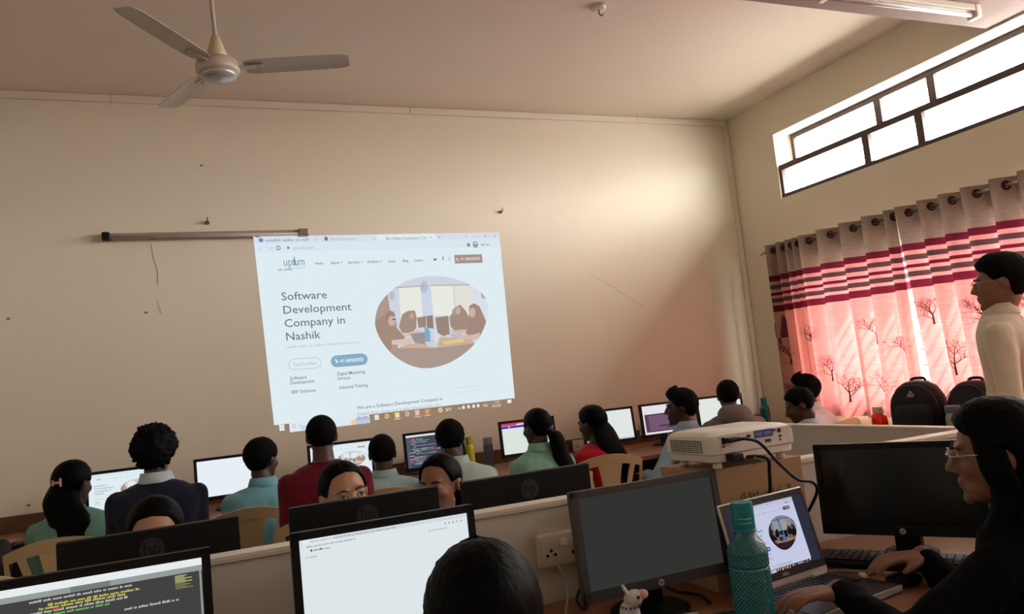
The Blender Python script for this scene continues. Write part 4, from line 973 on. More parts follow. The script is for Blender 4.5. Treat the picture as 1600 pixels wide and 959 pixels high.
# ================================================================== CHAIRS
def make_chair(name, label, m):
    t = thing(name, label, 'chair')
    b = B(); loft(b, [((0, 0, .395), .17, .18), ((0, 0, .405), .185, .195), ((0, .005, .425), .19, .20), ((0, .005, .432), .175, .18)], 28, 4); obj('seat', b, m, t, True)
    def bk(x, z):   # reclined, slightly curved back surface
        f = (z-.42)/.44; return Vector((x*(1+.06*f), -.20-.055*f+.09*(x/.22)**2*.55, z))
    def strip(name, pts, th=.012):
        b = B(); n = len(pts)
        L_, R_ = [bk(p[0], p[2]) for p in pts], [bk(p[1], p[2]) for p in pts]
        rings = [[b.verts.new(v) for v in (l+Vector((0, th/2, 0)), r+Vector((0, th/2, 0)), r-Vector((0, th/2, 0)), l-Vector((0, th/2, 0)))] for l, r in zip(L_, R_)]
        skin(b, rings); bmesh.ops.recalc_face_normals(b, faces=b.faces[:]); return obj(name, b, m, t)
    # top rail (arched), lower rail
    b = B(); rings = []
    for k in range(17):
        x = -.222+.444*k/16; zt = .862-.055*(x/.222)**2; zb = zt-.05-.012*(1-(x/.222)**2)
        rings.append([b.verts.new(v) for v in (bk(x, zt)+Vector((0, .008, 0)), bk(x, zt)-Vector((0, .010, 0)), bk(x, zb)-Vector((0, .006, 0)), bk(x, zb)+Vector((0, .006, 0)))])
    skin(b, rings); bmesh.ops.recalc_face_normals(b, faces=b.faces[:]); o = obj('top_rail', b, m, t); autosmooth(o, 50)
    b = B(); rings = []
    for k in range(17):
        x = -.20+.40*k/16; rings.append([b.verts.new(v) for v in (bk(x, .52)+Vector((0, .007, 0)), bk(x, .52)-Vector((0, .007, 0)), bk(x, .44)-Vector((0, .007, 0)), bk(x, .44)+Vector((0, .007, 0)))])
    skin(b, rings); bmesh.ops.recalc_face_normals(b, faces=b.faces[:]); obj('lower_rail', b, m, t)
    zz = [.50+.0315*k for k in range(11)]
    for s in (-1, 1):
        strip('side_post', [tuple(sorted((s*(.185+.02*k/10), s*.222)))+(z-.01,) for k, z in enumerate(zz)])
        strip('slat', [tuple(sorted((s*(.085+.055*(k/10)**1.6), s*(.115+.062*(k/10)**1.6))))+(z,) for k, z in enumerate(zz)])
    strip('splat', [(-.045-.035*(k/10)**2, .045+.035*(k/10)**2, z) for k, z in enumerate(zz)])
    for sx in (-1, 1):
        b = B(); tube(b, [(sx*.165, .165, .40), (sx*.185, .185, .0)], [.022, .014], 8, 1); obj('leg', b, m, t, True)
        b = B(); tube(b, [(sx*.165, -.165, .40), (sx*.185, -.22, .0)], [.022, .014], 8, 1); obj('leg', b, m, t, True)
    return t
CHAIR0 = make_chair('plastic_chair', 'x', CHAIRM); CH_USED = [0]
def chair(x, y, rotz, label, group='plastic chairs'):
    if not CH_USED[0]:
        CH_USED[0] = 1; CHAIR0.location = (x, y, 0); CHAIR0.rotation_euler = (0, 0, rad(rotz)); CHAIR0['label'] = label; CHAIR0['group'] = group; return CHAIR0
    return dup(CHAIR0, (x, y, 0), rotz, label, group)

# ================================================================== PEOPLE
CRAN = [((0, -.014, .028), (.0745, .093, .086)), ((0, .022, -.018), (.064, .068, .086)), ((0, .033, -.066), (.051, .052, .045))]
def head_r(d, s=1.0):
    best = 0
    for c, r in CRAN:
        c = Vector(c)*s; rv = Vector(r)*s
        D = Vector((d.x/rv.x, d.y/rv.y, d.z/rv.z)); O = Vector((-c.x/rv.x, -c.y/rv.y, -c.z/rv.z))
        A = D.dot(D); Bq = 2*O.dot(D); Cq = O.dot(O)-1; q = Bq*Bq-4*A*Cq
        if q > 0: best = max(best, (-Bq+math.sqrt(q))/(2*A))
    return best
def smst(a, b, x):
    t = max(0, min(1, (x-a)/(b-a))); return t*t*(3-2*t)
def head_prims(b, Hc, Rh, s, female):
    P = lambda x, y, z: Hc + Rh @ (Vector((x, y, z))*s)
    for c, r in CRAN: ell(b, P(*c), [v*s for v in r], Rh, 3)
    ell(b, P(0, .074, -.094), [.022*s, .018*s, .018*s], Rh)                      # chin
    chain(b, [P(0, .086, .014), P(0, .097, -.008), P(0, .1045, -.023)], [.0085*s, .010*s, .0115*s])
    for sx in (-1, 1):
        ell(b, P(sx*.0115, .092, -.028), [.009*s, .010*s, .008*s], Rh)            # nostril wings
        ell(b, P(sx*.036, .062, -.020), [.026*s, .022*s, .024*s], Rh)             # cheeks
        ell(b, P(sx*.030, .078, .030), [.024*s, .010*s, .007*s], Rh)              # brow
        ell(b, P(sx*.031, .075, .006), [.015*s, .011*s, .010*s], Rh)              # eye ball bulge
        e = Rh @ Euler((rad(-12), 0, rad(sx*-18))).to_matrix()
        ell(b, P(sx*.077, -.014, -.006), [.008*s, .019*s, .031*s], e)             # ears
        ell(b, P(sx*.081, -.022, .006), [.006*s, .012*s, .018*s], e)
    ell(b, P(0, .084, -.054), [.024*s, .011*s, .009*s], Rh); ell(b, P(0, .083, -.065), [.021*s, .011*s, .010*s], Rh)
def hand_prims(b, W, d, n, side, curl=.35, s=1.0, spread=.06):
    """W wrist, d pointing to the fingers, n back-of-hand normal, side +1 when the thumb lies towards d x n"""
    d = d.normalized(); n = (n - d*n.dot(d)).normalized(); x = d.cross(n)*side
    P = lambda a, c, e: W + (x*a + d*c + n*e)*s
    R_ = Matrix((x, d, n)).transposed()
    ell(b, P(0, .045, 0), [.038*s, .052*s, .0145*s], R_); ell(b, P(.018, .03, -.006), [.018*s, .034*s, .014*s], R_); ell(b, P(-.02, .035, -.004), [.017*s, .034*s, .013*s], R_)
    ell(b, P(0, .005, 0), [.026*s, .03*s, .018*s], R_)
    for fx_, ln, off in ((.028, .070, .082), (.0095, .078, .088), (-.0095, .072, .085), (-.027, .056, .077)):
        a = spread*fx_/.028; p = P(fx_, off, .001); pts = [P(fx_*.9, off-.035, 0), p]; ang = curl*.5
        for k, f in enumerate((.42, .32, .26)):
            v = (d*math.cos(ang)-n*math.sin(ang)+x*a).normalized(); p = p+v*ln*f*s; pts.append(p); ang += curl
        chain(b, pts, [.0095*s, .0098*s, .0088*s, .0082*s, .0072*s], 10, 2)
    p = P(.030, .022, -.006); pts = [P(.014, .012, -.004), p]
    for f, dx, dz in ((.034, .38, -.30), (.03, .12, -.35)):
        p = p+(d+x*dx+n*dz).normalized()*f*s; pts.append(p)
    chain(b, pts, [.013*s, .0125*s, .0105*s, .009*s], 10, 2)
def ik(S, W, l1, l2, pole):
    d = W-S; L_ = min(d.length, (l1+l2)*.995); u = d.normalized(); a = (l1*l1-l2*l2+L_*L_)/(2*L_); h = math.sqrt(max(0, l1*l1-a*a))
    p = pole-u*pole.dot(u); p.normalize(); return S+u*a+p*h, S+u*L_
def hair_cap(Hc, Rh, s, style, seed=0):
    nt, npz = 72, 44; b = B(); rings = []
    th, front, nape, curl, puff = dict(short=(.017, 44, -60, .003, .004), crop=(.010, 46, -57, .0012, 0), sweep=(.020, 42, -55, .004, .022), curly=(.036, 36, -54, .014, .006),
        tight=(.010, 56, -56, .001, 0), long=(.016, 46, -66, .0015, .004), full=(.020, 42, -56, .002, .004))[style]
    for j in range(npz+1):
        e = -math.pi/2+math.pi*j/npz; ring = []
        for k in range(nt):
            az = 2*math.pi*k/nt
            d = Vector((math.sin(az)*math.cos(e), math.cos(az)*math.cos(e), math.sin(e)))
            aa = abs(math.degrees(math.atan2(d.x, d.y))); ee = math.degrees(e)
            if aa < 42: line = front - 6*(aa/42)**2
            elif aa < 78: line = (front-6) + (6-(front-6))*smst(42, 78, aa)
            elif aa < 104: line = 6 if style not in ('long', 'tight', 'full') else 10
            else: line = 6+(nape-6)*smst(100, 142, aa)
            m = smst(line-3, line+7, ee)
            T = th + puff*smst(20, 70, ee)*smst(120, 30, aa) if aa < 120 else th
            if style == 'short' or style == 'crop': T *= .55+.45*smst(-20, 40, ee)
            if style == 'tight' and aa < 60: T -= .002*math.exp(-(math.degrees(math.atan2(d.x, d.z))/4)**2)
            q = d*9+Vector((seed*3.1, 0, 0))
            nn = noise.noise(q*1.6)*curl*1.4+noise.noise(q*3.5)*curl
            if style == 'curly': nn += curl*.9*noise.noise(q*2.6)
            r = head_r(d, s)+(T*s+nn)*m-.012*(1-m)
            ring.append(b.verts.new(Hc+Rh @ (d*r)))
        rings.append(ring)
    skin(b, rings); bmesh.ops.recalc_face_normals(b, faces=b.faces[:]); return b
def hair_tail(b, pts, rx, ry, seed=1, n=26, wav=.004):
    C_ = catmull(pts, 7); m = len(C_); rings = []
    for i, c in enumerate(C_):
        f = i/(m-1)*(len(rx)-1); k = min(int(f), len(rx)-2); g = f-k
        a, c2 = rx[k]+(rx[k+1]-rx[k])*g, ry[k]+(ry[k+1]-ry[k])*g
        rings.append([b.verts.new(c+Vector((a*math.cos(2*math.pi*h/n), c2*math.sin(2*math.pi*h/n), 0))*(1+wav*30*noise.noise(Vector((h*1.3, seed, i*.16))))) for h in range(n)])
    skin(b, rings); bmesh.ops.recalc_face_normals(b, faces=b.faces[:])
EYEW = mat('eye_white', (178, 170, 164), .3, var=.02); IRIS = mat('dark_iris', (34, 20, 16), .2, var=.02); BROW = mat('eyebrow_hair', (26, 18, 16), .8)
LIPM = mat('lip_skin', (146, 84, 76), .5, var=.04); LIPD = mat('lip_skin_backlit', (98, 58, 52), .5, var=.04)  # second lip tone goes with the skin darkened for backlight
def face_parts(t, Hc, Rh, s, lip):
    P = lambda x, y, z: Hc + Rh @ (Vector((x, y, z))*s)
    def almond(x, z): return .0855-.9*(abs(x)-.0)**2*3.0
    for sx in (-1, 1):
        b = B(); cx, cz = sx*.031, .006
        R_ = Rh @ Euler((0, 0, rad(-sx*14))).to_matrix()
        Q = lambda u, v, w_: P(cx, .0842, cz)+R_ @ (Vector((u, w_, v))*s)
        n = 16; rim = []
        for k in range(n):
            a = 2*math.pi*k/n; u = .0145*math.cos(a); v = (.0062 if math.sin(a) > 0 else .0048)*math.sin(a)*(1-.25*abs(math.cos(a))); rim.append((u, v))
        c = b.verts.new(Q(0, 0, .0038)); vo = [b.verts.new(Q(u, v, .0012)) for u, v in rim]; vi = [b.verts.new(Q(u*.6, v*.7, .0032)) for u, v in rim]; vb = [b.verts.new(Q(u, v, -.006)) for u, v in rim]
        for k in range(n):
            k2 = (k+1) % n; b.faces.new((c, vi[k2], vi[k])); b.faces.new((vi[k], vi[k2], vo[k2], vo[k])); b.faces.new((vo[k], vo[k2], vb[k2], vb[k]))
        bmesh.ops.recalc_face_normals(b, faces=b.faces[:]); ey = obj('eye', b, EYEW, t, True)
        b = B(); lathe(b, [(0, 0), (.0056*s, 0), (.0056*s, .0008), (.003*s, .0016), (0, .0018)], 18, Matrix.Translation(Q(0, .0004, .0032)) @ R_.to_4x4() @ Matrix.Rotation(rad(-90), 4, 'X')); obj('iris', b, IRIS, ey, True)
        b = B(); tube(b, [Q(-.0155, -.001, .001), Q(-.008, .0056, .003), (Q(0, .0074, .0042)), Q(.008, .0056, .003), Q(.0155, -.001, .001)], .0012*s, 6, 4); obj('lash_line', b, BROW, ey)
        b = B(); tube(b, [P(sx*.012, .0895, .0225), P(sx*.022, .0905, .0285), P(sx*.034, .087, .030), P(sx*.047, .074, .0235)], [.0024*s, .0030*s, .0026*s, .0012*s], 8, 5); obj('eyebrow', b, BROW, t, True)
    b = B(); ell(b, P(0, .0868, -.0535), [.0225*s, .0088*s, .0052*s], Rh); ell(b, P(0, .0856, -.0625), [.019*s, .0088*s, .0062*s], Rh); obj('lips', remesh(b, .003, 2), lip, t)
def person(label, x, y, top, face, head=(0, 0, 0), lean=(0, .10), shirt=None, sleeve='long', pants=None, hair='short', skin_m=SKIN, w=.195, vox=.011, female=False,
           wrists=None, stand=False, hs=1.0, collar=None, neckline='round', faceparts=False, tails=None, hands=True, seat=.43, elbow_out=.5, hdirs=None, epole=-.8, poles=None, cls='person', hairm=None, seed=0, headoff=(0, 0)):
    t = thing('person', label, 'person', (x, y, 0), face, None)
    Rh = Euler((rad(head[1]), rad(head[2]), 0)).to_matrix(); Rh = Matrix.Rotation(rad(head[0]), 3, 'Z') @ Rh
    Hc = Vector((headoff[0], headoff[1], top-.120*hs)); N = Vector((0, -.028, top-.247*hs))
    pz = .93 if stand else seat+.10
    Pv = Vector((-lean[0], -lean[1]-.02, pz)); pw_ = .165 if female else .16
    def torso(b, k):
        S = []
        for f, a, c in ((-.12 if stand else -.05, .13, .10), (0, pw_, .118), (.22, .150 if not female else .135, .108), (.5, .160 if not female else .145, .112), (.72, w*.95, .114), (.84, w*.97, .104), (.90, w*.86, .090), (.955, w*.62, .076), (1.0, .075, .066)):
            c0 = Pv.lerp(N, f); bend = .03*math.sin(math.pi*max(0, min(1, f))); S.append(((c0.x, c0.y-bend, c0.z), a+k, c+k*.8))
        loft(b, S, 24, 2.3)
    sh = [N+Vector((sx*w*.86, -.012, -.092)) for sx in (-1, 1)]
    lap = wrists is None
    if lap: wrists = [(-.105, .17-lean[1]*.3, .668), (.105, .17-lean[1]*.3, .668)]
    arms = []
    for i, sx in enumerate((-1, 1)):
        W = Vector(wrists[i]); E_, W2 = ik(sh[i], W, .285, .255, Vector(poles[i]) if poles and poles[i] else Vector((sx*(.12 if lap else elbow_out), -.5 if lap else -.25, epole))); arms.append((sh[i], E_, W2))
    if stand: legs = [[Pv+Vector((sx*.09, 0, -.03)), Pv+Vector((sx*.10, .01, -.45)), Vector((Pv.x+sx*.11, Pv.y-.01, .08))] for sx in (-1, 1)]
    else: legs = [[Pv+Vector((sx*.082, .02, .012)), Vector((Pv.x+sx*.09, Pv.y+.39, pz-.022)), Vector((Pv.x+sx*.09, Pv.y+.34, .09))] for sx in (-1, 1)]
    b = B(); torso(b, -.012); head_prims(b, Hc, Rh, hs, female)
    nb = Hc+Rh @ (Vector((0, -.022, -.06))*hs)
    chain(b, [N+Vector((0, -.006, -.03)), N.lerp(nb, .5), nb], [.060 if not female else .052, .054 if not female else .047, .052 if not female else .046], 16)
    for i, (S_, E_, W_) in enumerate(arms):
        chain(b, [S_, S_.lerp(E_, .5), E_, E_.lerp(W_, .35), W_], [.050, .044, .037, .037, .025], 14)
        d = (W_-E_).normalized()
        if hands:
            dd = Vector((d.x*.6, d.y+.25, min(0, d.z)*.3)) if not stand else d
            if lap: dd = Vector((0, 1, -.12))
            if hdirs: dd = Vector(hdirs[i])
            hand_prims(b, W_, dd, Vector((0, 0, 1)) if not stand else Vector(((-1, 1)[i], 0, 0)), (-1, 1)[i]*-1 if not stand else (-1, 1)[i]*-1, .30)
    for hp, kn, an in legs:
        chain(b, [hp, kn, kn.lerp(an, .35), an], [.078, .052, .05, .036], 14); chain(b, [an+Vector((0, -.02, -.03)), an+Vector((0, .10, -.05)), an+Vector((0, .17, -.056))], [.036, .03, .022], 10)
    obj('body', remesh(b, vox, 4 if vox > .008 else 5), skin_m, t)
    # shirt
    b = B(); torso(b, .006)
    for i, (S_, E_, W_) in enumerate(arms):
        if sleeve == 'long': chain(b, [S_, S_.lerp(E_, .5), E_, E_.lerp(W_, .5), E_.lerp(W_, .93)], [.058, .056, .050, .044, .035], 14)
        else: chain(b, [S_, S_.lerp(E_, .4), S_.lerp(E_, .78)], [.058, .057, .056], 14)
    me = remesh(b, max(.009, vox), 7)
    nv = len(me.vertices); co = np.empty(nv*3, 'f'); nr = np.empty(nv*3, 'f'); me.vertices.foreach_get('co', co); me.vertices.foreach_get('normal', nr)
    co = co.reshape(-1, 3); nr = nr.reshape(-1, 3)      # soft folds in the cloth
    k = np.array([noise.noise(Vector((p[0]*9+seed, p[1]*9, p[2]*5)))*.008+noise.noise(Vector((p[0]*24, p[1]*24+seed, p[2]*11)))*.004 for p in co.tolist()])
    me.vertices.foreach_set('co', (co+nr*k[:, None]).astype('f').ravel()); me.update()
    obj('shirt', me, shirt, t)
    if collar is not None:
        b = B(); rings = []
        for k in range(28):
            a = 2*math.pi*k/28; fr = math.cos(a); rx, ry = .070, .064
            cx, cy = math.sin(a)*rx, math.cos(a)*ry-.004
            gap = .35 if fr > .93 else 1
            zt = N.z+.040-.030*max(0, fr); zb = N.z+.000-.035*max(0, fr)
            rings.append([b.verts.new((N.x+cx*q, N.y+cy*q, z)) for q, z in ((.90, zt-.012), (.93, zt), (1.0, zt+.002), (1.24, zb-.006), (1.20, zb-.012), (1.0, zt-.012))])
        for k in range(28):
            for h in range(6): b.faces.new((rings[k][h], rings[k][(h+1) % 6], rings[(k+1) % 28][(h+1) % 6], rings[(k+1) % 28][h]))
        bmesh.ops.recalc_face_normals(b, faces=b.faces[:]); obj('collar', b, collar, t, True)
    elif neckline == 'round':
        b = B(); tube(b, [(N.x+math.sin(a)*.074, N.y-.004+math.cos(a)*.07, N.z-.002-.025*max(0, math.cos(a))) for a in [2*math.pi*k/16 for k in range(17)]], .008, 6, 3, False); obj('neckband', b, shirt, t, True)
    # trousers
    b = B(); loft(b, [((Pv.x, Pv.y, pz-(.12 if stand else .092)), .12, .10), ((Pv.x, Pv.y, pz-.05), .165, .122), ((Pv.x, Pv.y, pz+.06), .165, .12)], 20, 2.3)
    for hp, kn, an in legs: chain(b, [hp, kn, kn.lerp(an, .3), an+Vector((0, 0, .02))], [.088, .064, .062, .054], 14)
    obj('trousers', remesh(b, .013, 4), pants or mat('dark_trousers', (34, 34, 42), .85), t)
    for an in (legs[0][2], legs[1][2]):
        b = B(); chain(b, [an+Vector((0, -.03, -.035)), an+Vector((0, .08, -.043)), an+Vector((0, .17, -.05))], [.042, .036, .028], 10); obj('shoe', remesh(b, .012, 2), mat('dark_shoe', (30, 26, 26), .5), t)
    if hair: hc = obj('hair', hair_cap(Hc, Rh, hs, hair, seed), hairm or {'curly': HAIRC, 'crop': HAIRS, 'short': HAIRS, 'sweep': HAIRS}.get(hair, HAIR), t, True)
    if faceparts: face_parts(t, Hc, Rh, hs, LIPD if skin_m is SKIN2 else LIPM)
    if tails: tails(t, Hc, Rh, N, Pv)
    return t, Hc, Rh, N

CL = dict(teal=cloth('sea_green_kurta', (112, 158, 146)), navy=cloth('navy_sweater', (24, 27, 46)), sky=cloth('light_blue_shirt', (124, 182, 198)), maroon=cloth('maroon_tshirt', (104, 16, 38)),
          pale=cloth('pale_blue_shirt', (168, 196, 202)), grey=cloth('pale_grey_green_shirt', (174, 194, 190)), mint=cloth('mint_kurta', (134, 182, 164)), red=cloth('red_kurta', (176, 18, 40)),
          steel=cloth('grey_blue_shirt', (150, 174, 190)), hood=cloth('grey_hoodie', (112, 100, 96)), white=cloth('white_shirt', (206, 208, 210)), cream=cloth('cream_shirt', (214, 202, 182)),
          black=mat('black_top', (8, 8, 10), .9, var=.1, vscale=9, bump=.25, bscale=14, spec=.08), charcoal=cloth('charcoal_jacket', (58, 58, 64)), plum=cloth('dark_kurta', (46, 40, 52)))
def seatchair(x, y, face, lean, label, back=.02):
    R_ = Matrix.Rotation(rad(face), 3, 'Z'); p = Vector((x, y, 0)) + R_ @ Vector((-lean[0], -lean[1]-.02+back, 0)); chair(p.x, p.y, face, label)

# --- front row, backs to the room
person('person in charcoal jacket reaching one hand to a keyboard at the front desk', -1.27, 4.52, 1.20, 0, (0, -10, 0), (0, .12), CL['charcoal'], hair='short', skin_m=SKIN3, vox=.006, wrists=[(-.12, .17, .67), (.31, .33, .815)], hdirs=[(0, 1, -.1), (.1, 1, -.06)], poles=[None, (-.2, -1, -.1)], collar=None)
chair(-1.27, 4.40, 0, 'beige plastic chair under the person in the charcoal jacket')
chair(-.95, 3.88, 6, 'empty beige plastic chair drawn back from the front desk')
def p2(t, Hc, Rh, N, Pv):
    b = B(); c = lambda x, y, z: Hc+Rh @ Vector((x, y, z))
    hair_tail(b, [c(0, -.045, .02), c(.0, -.075, -.08), N+Vector((0, -.10, -.06)), N+Vector((.01, -.155, -.2)), N+Vector((-.01, -.165, -.34)), N+Vector((0, -.15, -.42))], [.07, .085, .10, .11, .095, .03], [.05, .05, .045, .045, .04, .015], 3); obj('long_hair', b, HAIR, t, True)
    p = c(.005, -.118, .01); cl = mat('pink_hair_clip', (232, 176, 160), .3)
    b = B(); bx(b, p.x+.008, p.x+.02, p.y-.012, p.y+.01, p.z-.022, p.z+.022, .003); bx(b, p.x-.026, p.x-.016, p.y-.010, p.y+.01, p.z-.014, p.z+.014, .003); bx(b, p.x-.02, p.x+.012, p.y-.006, p.y+.006, p.z-.006, p.z+.006); obj('hair_clip', b, cl, t)
person('person in sea green kurta with a pink hair clip at the front desk', -.614, 4.74, 1.195, 0, (-32, -8, 0), (0, .10), CL['teal'], sleeve='short', hair='long', female=True, w=.19, skin_m=SKIN2, vox=.008, tails=p2, neckline='none')
seatchair(-.64, 4.74, 0, (0, .10), 'beige plastic chair behind the person with the pink hair clip', -.02)
t, Hc, Rh, N = person('person in navy sweater with pale collar at the front desk', -.200, 4.40, 1.318, 0, (-8, -6, 0), (0, .10), CL['navy'], hair='curly', skin_m=SKIN2, w=.21, vox=.008, collar=cloth('pale_collar', (186, 204, 210)), seed=2)
seatchair(-.200, 4.40, 0, (0, .10), 'beige plastic chair behind the person in the navy sweater')
person('person in light blue shirt turning the head before a blank white screen', .341, 4.80, 1.195, -6, (-34, -4, 0), (0, .12), CL['sky'], sleeve='short', hair='short', w=.205, skin_m=SKIN2, vox=.008, hs=1.03, collar=CL['sky'], seed=3)
seatchair(.262, 4.82, -4, (0, .12), 'beige plastic chair behind the person in the light blue shirt', -.02)
person('person in maroon round neck shirt sitting upright below the projection', .596, 4.15, 1.306, -6, (-2, -2, 0), (0, .08), CL['maroon'], sleeve='short', hair='crop', w=.21, skin_m=SKIN2, vox=.008, hs=.95, seed=4)
seatchair(.596, 4.15, -6, (0, .08), 'beige plastic chair behind the person in maroon')
person('person in pale blue collared shirt next to the person in maroon', 1.035, 4.75, 1.14, -10, (-2, -6, 0), (0, .12), CL['pale'], sleeve='short', hair='crop', w=.20, vox=.008, collar=CL['pale'], skin_m=SKIN2, seed=5)
seatchair(1.035, 4.75, -10, (0, .12), 'beige plastic chair behind the person in the pale blue collared shirt')
person('person in pale grey green shirt leaning over beside the dark code screen', 1.425, 4.5, 1.185, -26, (12, -12, 0), (-.06, .13), CL['grey'], sleeve='short', hair='short', w=.215, vox=.008, skin_m=SKIN2, collar=CL['grey'], seed=6, headoff=(-.03, .0))
seatchair(1.425, 4.5, -26, (-.06, .13), 'beige plastic chair behind the leaning person in pale grey green')
def p8(t, Hc, Rh, N, Pv):
    b = B(); c = lambda x, y, z: Hc+Rh @ Vector((x, y, z))
    hair_tail(b, [c(.01, -.085, -.02), c(.03, -.125, -.06), N+Vector((.10, -.12, -.06)), N+Vector((.145, -.15, -.18)), N+Vector((.16, -.16, -.30))], [.025, .045, .055, .06, .02], [.025, .035, .04, .04, .015], 5); obj('ponytail', b, HAIR, t, True)
    b = B(); ell(b, c(.012, -.095, -.025), (.03, .02, .03)); obj('hair_tie', b, BLKM, t, True)
person('person in mint green kurta before the red and purple screen', 1.95, 4.47, 1.198, -8, (26, -6, 0), (0, .08), CL['mint'], hair='tight', female=True, w=.18, vox=.008, tails=p8, collar=CL['mint'], skin_m=SKIN2)
seatchair(1.95, 4.47, -8, (0, .08), 'beige plastic chair behind the person in the mint kurta')
def p9(t, Hc, Rh, N, Pv):
    b = B(); c = lambda x, y, z: Hc+Rh @ Vector((x, y, z))
    hair_tail(b, [c(.0, -.04, .05), c(.0, -.075, -.05), N+Vector((.05, -.09, -.02)), N+Vector((.09, -.14, -.16)), N+Vector((.10, -.15, -.32)), N+Vector((.10, -.14, -.38))], [.05, .082, .09, .085, .08, .03], [.04, .05, .05, .045, .04, .015], 6, wav=.002); obj('long_hair', b, HAIR, t, True)
person('person in red kurta looking aside at the front desk', 2.487, 4.76, 1.158, 6, (24, -8, 0), (0, .08), CL['red'], hair='long', female=True, w=.175, skin_m=SKIN2, vox=.008, tails=p9, neckline='none')
chair(2.45, 4.66, -10, 'beige plastic chair with slatted back behind the person in red')
person('person in grey blue shirt sitting sideways with one elbow out', 3.01, 4.46, 1.211, 22, (34, -2, 0), (.02, .06), CL['steel'], hair='sweep', w=.20, vox=.006, skin_m=SKIN2, collar=CL['steel'], wrists=[(-.20, .20, .68), (.105, .16, .67)], hdirs=[(.4, 1, -.1), (0, 1, -.1)], faceparts=True, seed=8, elbow_out=1.0)
seatchair(3.01, 4.46, 22, (.02, .06), 'beige plastic chair behind the person in the grey blue shirt')
def p11(t, Hc, Rh, N, Pv):
    b = B(); loft(b, [(N+Vector((0, -.075, -.10)), .10, .05), (N+Vector((0, -.085, -.04)), .135, .075), (N+Vector((0, -.07, .02)), .125, .075), (N+Vector((0, -.055, .055)), .09, .055), (N+Vector((0, -.05, .065)), .05, .03)], 22); obj('hood', remesh(b, .012, 5), CL['hood'], t)
person('person in grey hoodie sitting near the room corner', 3.66, 4.79, 1.231, -20, (-6, -2, 0), (0, .08), CL['hood'], hair='crop', w=.215, vox=.008, skin_m=SKIN2, tails=p11, seed=9)
seatchair(3.66, 4.79, -20, (0, .08), 'beige plastic chair behind the person in the grey hoodie')
# --- by the window
person('person in white shirt looking aside before the curtain', 4.38, 4.78, 1.198, 16, (32, -4, 0), (0, .08), CL['white'], hair='sweep', w=.19, vox=.008, skin_m=SKIN2, collar=CL['white'], seed=10, hs=1.0)
seatchair(4.38, 4.78, 16, (0, .08), 'beige plastic chair behind the person in the white shirt')
person('person in pale collared shirt bending the head down before the white shirt', 3.74, 4.15, 1.145, 40, (12, -22, 0), (0, .14), CL['pale'], hair='crop', w=.185, vox=.008, skin_m=SKIN2, collar=CL['pale'], seed=11)
R40 = Matrix.Rotation(rad(20), 3, 'Z')
mc = make_chair('plastic_chair', 'dark maroon plastic chair behind the person bending the head', CHAIRR); mc.location = (3.83, 4.04, 0); mc.rotation_euler = (0, 0, rad(40)); mc['group'] = 'plastic chairs'
def glasses(t, Hc, Rh, s, m):
    P = lambda x, y, z: Hc + Rh @ (Vector((x, y, z))*s)
    b = B(); 
    for sx in (-1, 1):
        pts = [P(sx*(.033+.023*math.cos(a)), .101-.004*math.cos(a)**2, .004+.018*math.sin(a)) for a in [2*math.pi*k/14 for k in range(15)]]
        tube(b, pts, .0014, 6, 2, False)
        tube(b, [P(sx*.056, .098, .010), P(sx*.072, .07, .012), P(sx*.082, .0, .010), P(sx*.082, -.02, -.004)], .0017, 6, 4)
    tube(b, [P(-.012, .103, .008), P(0, .106, .012), P(.012, .103, .008)], .0014, 6, 3)
    o = obj('glasses', b, m, t, True)
    for sx in (-1, 1):
        b = B(); lathe(b, [(0, 0), (.018*s, 0), (.018*s, .0008), (0, .0008)], 18, Matrix.Translation(P(sx*.033, .100, .004)) @ Rh.to_4x4() @ Matrix.Rotation(rad(-90), 4, 'X')); obj('lens', b, GLASS, o)
t, Hc, Rh, N = person('standing person in cream shirt and glasses watching the projection', 3.295, 2.385, 1.722, 30, (8, -3, 0), (0, .0), CL['cream'], sleeve='long', hair='full', hairm=HAIRS, w=.25, headoff=(0, -.05), vox=.007, stand=True, collar=CL['cream'], faceparts=True, wrists=[(-.30, .02, .86), (.30, .02, .86)], seed=12, hs=1.04)
glasses(t, Hc, Rh, 1.04, mat('pale_glasses_frame', (196, 186, 176), .25, .5))
# --- three women behind the partition
def bun(t, Hc, Rh, N, Pv):
    c = lambda x, y, z: Hc+Rh @ Vector((x, y, z)); b = B()
    hair_tail(b, [c(0, -.07, .0), c(0, -.105, -.05), N+Vector((0, -.09, -.06)), N+Vector((0, -.13, -.2))], [.035, .055, .045, .02], [.03, .035, .03, .015], 8); obj('tied_hair', b, HAIR, t, True)
YW = 2.72
person('person in dark kurta hidden by a monitor up to the forehead', -.135, YW, 1.137, 178, (0, -14, 0), (0, .06), CL['plum'], hair='tight', female=True, w=.175, vox=.006, skin_m=SKIN3, faceparts=True, tails=bun)
chair(-.135, YW+.08, 178, 'beige plastic chair of the person hidden up to the forehead')
t, Hc, Rh, N = person('person in dark kurta with a red bindi peering over a monitor', .436, 2.62, 1.179, 180, (8, 0, 6), (0, .06), CL['plum'], hair='tight', female=True, w=.175, vox=.005, skin_m=SKIN3, faceparts=True, tails=bun, hs=.94)
b = B(); ell(b, Hc+Rh @ Vector((0, .0915, .022)), .0025, sub=1); obj('bindi', b, mat('red_bindi', (140, 20, 24), .5), t)
chair(.436, 2.70, 180, 'beige plastic chair of the person with the bindi')
person('person in dark kurta looking aside between two monitor backs', .885, 3.05, 1.122, 165, (-30, -4, 0), (0, .06), CL['plum'], hair='tight', female=True, w=.175, vox=.006, skin_m=SKIN, faceparts=True, tails=bun)
chair(.865, 3.125, 165, 'beige plastic chair of the person in dark kurta looking aside')
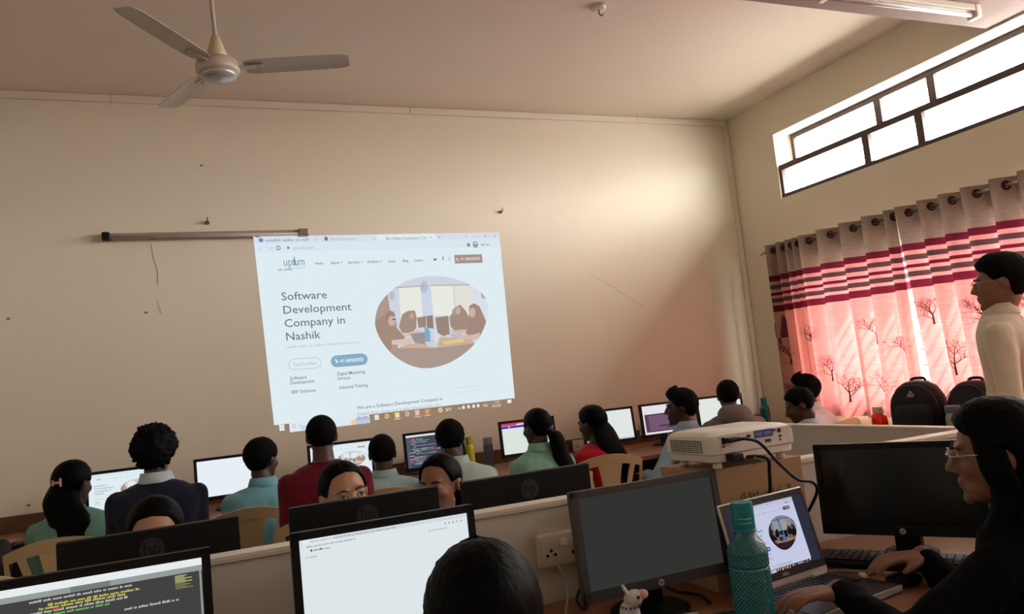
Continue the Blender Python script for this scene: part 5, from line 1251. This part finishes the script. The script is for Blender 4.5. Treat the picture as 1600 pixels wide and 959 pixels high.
# --- near women
def near_tail(t, Hc, Rh, N, Pv):
    c = lambda x, y, z: Hc+Rh @ Vector((x, y, z)); b = B()
    hair_tail(b, [c(0, -.04, .02), c(0, -.075, -.06), N+Vector((0, -.10, -.06)), N+Vector((0, -.15, -.22)), N+Vector((0, -.15, -.36))], [.06, .075, .07, .065, .02], [.045, .05, .045, .04, .015], 11); obj('long_hair', b, HAIR, t, True)
    rs = random.Random(5); b = B()
    for k in range(60):
        az = rs.uniform(-math.pi, math.pi); e = rs.uniform(.5, 1.35); d = Vector((math.sin(az)*math.cos(e), math.cos(az)*math.cos(e), math.sin(e)))
        r = head_r(d)+.012; d2 = (d+Vector((rs.uniform(-.5, .5), rs.uniform(-.6, .2), rs.uniform(-.5, -.1)))).normalized()
        pts = [c(*(d*r)), c(*((d*.7+d2*.3).normalized()*(r+rs.uniform(.002, .007)))), c(*((d*.3+d2*.7).normalized()*(head_r(d2)+rs.uniform(.012, .017)))), c(*(d2*(head_r(d2)+rs.uniform(.008, .016))))]
        tube(b, pts, .0004, 4, 4)
    o = obj('stray_hair', b, HAIR, t, True); o['kind'] = 'stuff'
t, Hc, Rh, N = person('person in black top with back turned before the white browser page', .400, 1.20, 1.128, -12, (-4, -8, 0), (0, .10), CL['black'], hair='full', female=True, w=.175, vox=.0065, tails=near_tail, hairm=HAIR, seed=14)
chair(.375, 1.085, -12, 'beige plastic chair of the person in black with back turned')
def p19(t, Hc, Rh, N, Pv):
    c = lambda x, y, z: Hc+Rh @ Vector((x, y, z)); b = B()
    hair_tail(b, [c(0, -.03, .05), c(0, -.07, -.04), N+Vector((0, -.06, 0)), N+Vector((.02, -.11, -.12)), N+Vector((.01, -.13, -.3)), N+Vector((0, -.13, -.42))], [.06, .088, .11, .12, .11, .04], [.05, .06, .06, .05, .045, .02], 12); obj('long_hair', b, HAIR, t, True)
    for sx in (-1, 1):
        b = B(); hair_tail(b, [c(sx*.06, .02, .06), c(sx*.085, .01, -.02), c(sx*.082, .0, -.09), N+Vector((sx*.095, .03, -.07)), N+Vector((sx*.11, .035, -.17))], [.02, .016, .022, .04, .015], [.03, .035, .035, .035, .015], 13+sx, 16); obj('side_hair', b, HAIR, t, True)
    for sx in (-1, 1):
        b = B(); ell(b, c(sx*.079, -.008, -.042), .005, sub=2); obj('earring', b, STEEL, t, True)
t, Hc, Rh, N = person('person in black top and round glasses with hands at the laptop', 1.722, 1.285, 1.222, 16, (22, -4, 0), (0, .08), CL['black'], hair='full', female=True, w=.185, vox=.005, skin_m=SKIN, faceparts=True, tails=p19, wrists=[(-.275, .285, .818), (.105, .258, .822)], hdirs=[(-.85, .5, -.02), (-.8, .55, -.02)], epole=-.10, poles=[(.1, -1, .08), (.15, -1, .14)], hairm=HAIR, seed=15, elbow_out=.8)
glasses(t, Hc, Rh, 1.0, mat('silver_glasses_frame', (210, 206, 200), .2, .7))
seatchair(1.722, 1.285, 16, (0, .08), 'beige plastic chair of the person in round glasses')

for o in LINKQ: COL.objects.link(o)
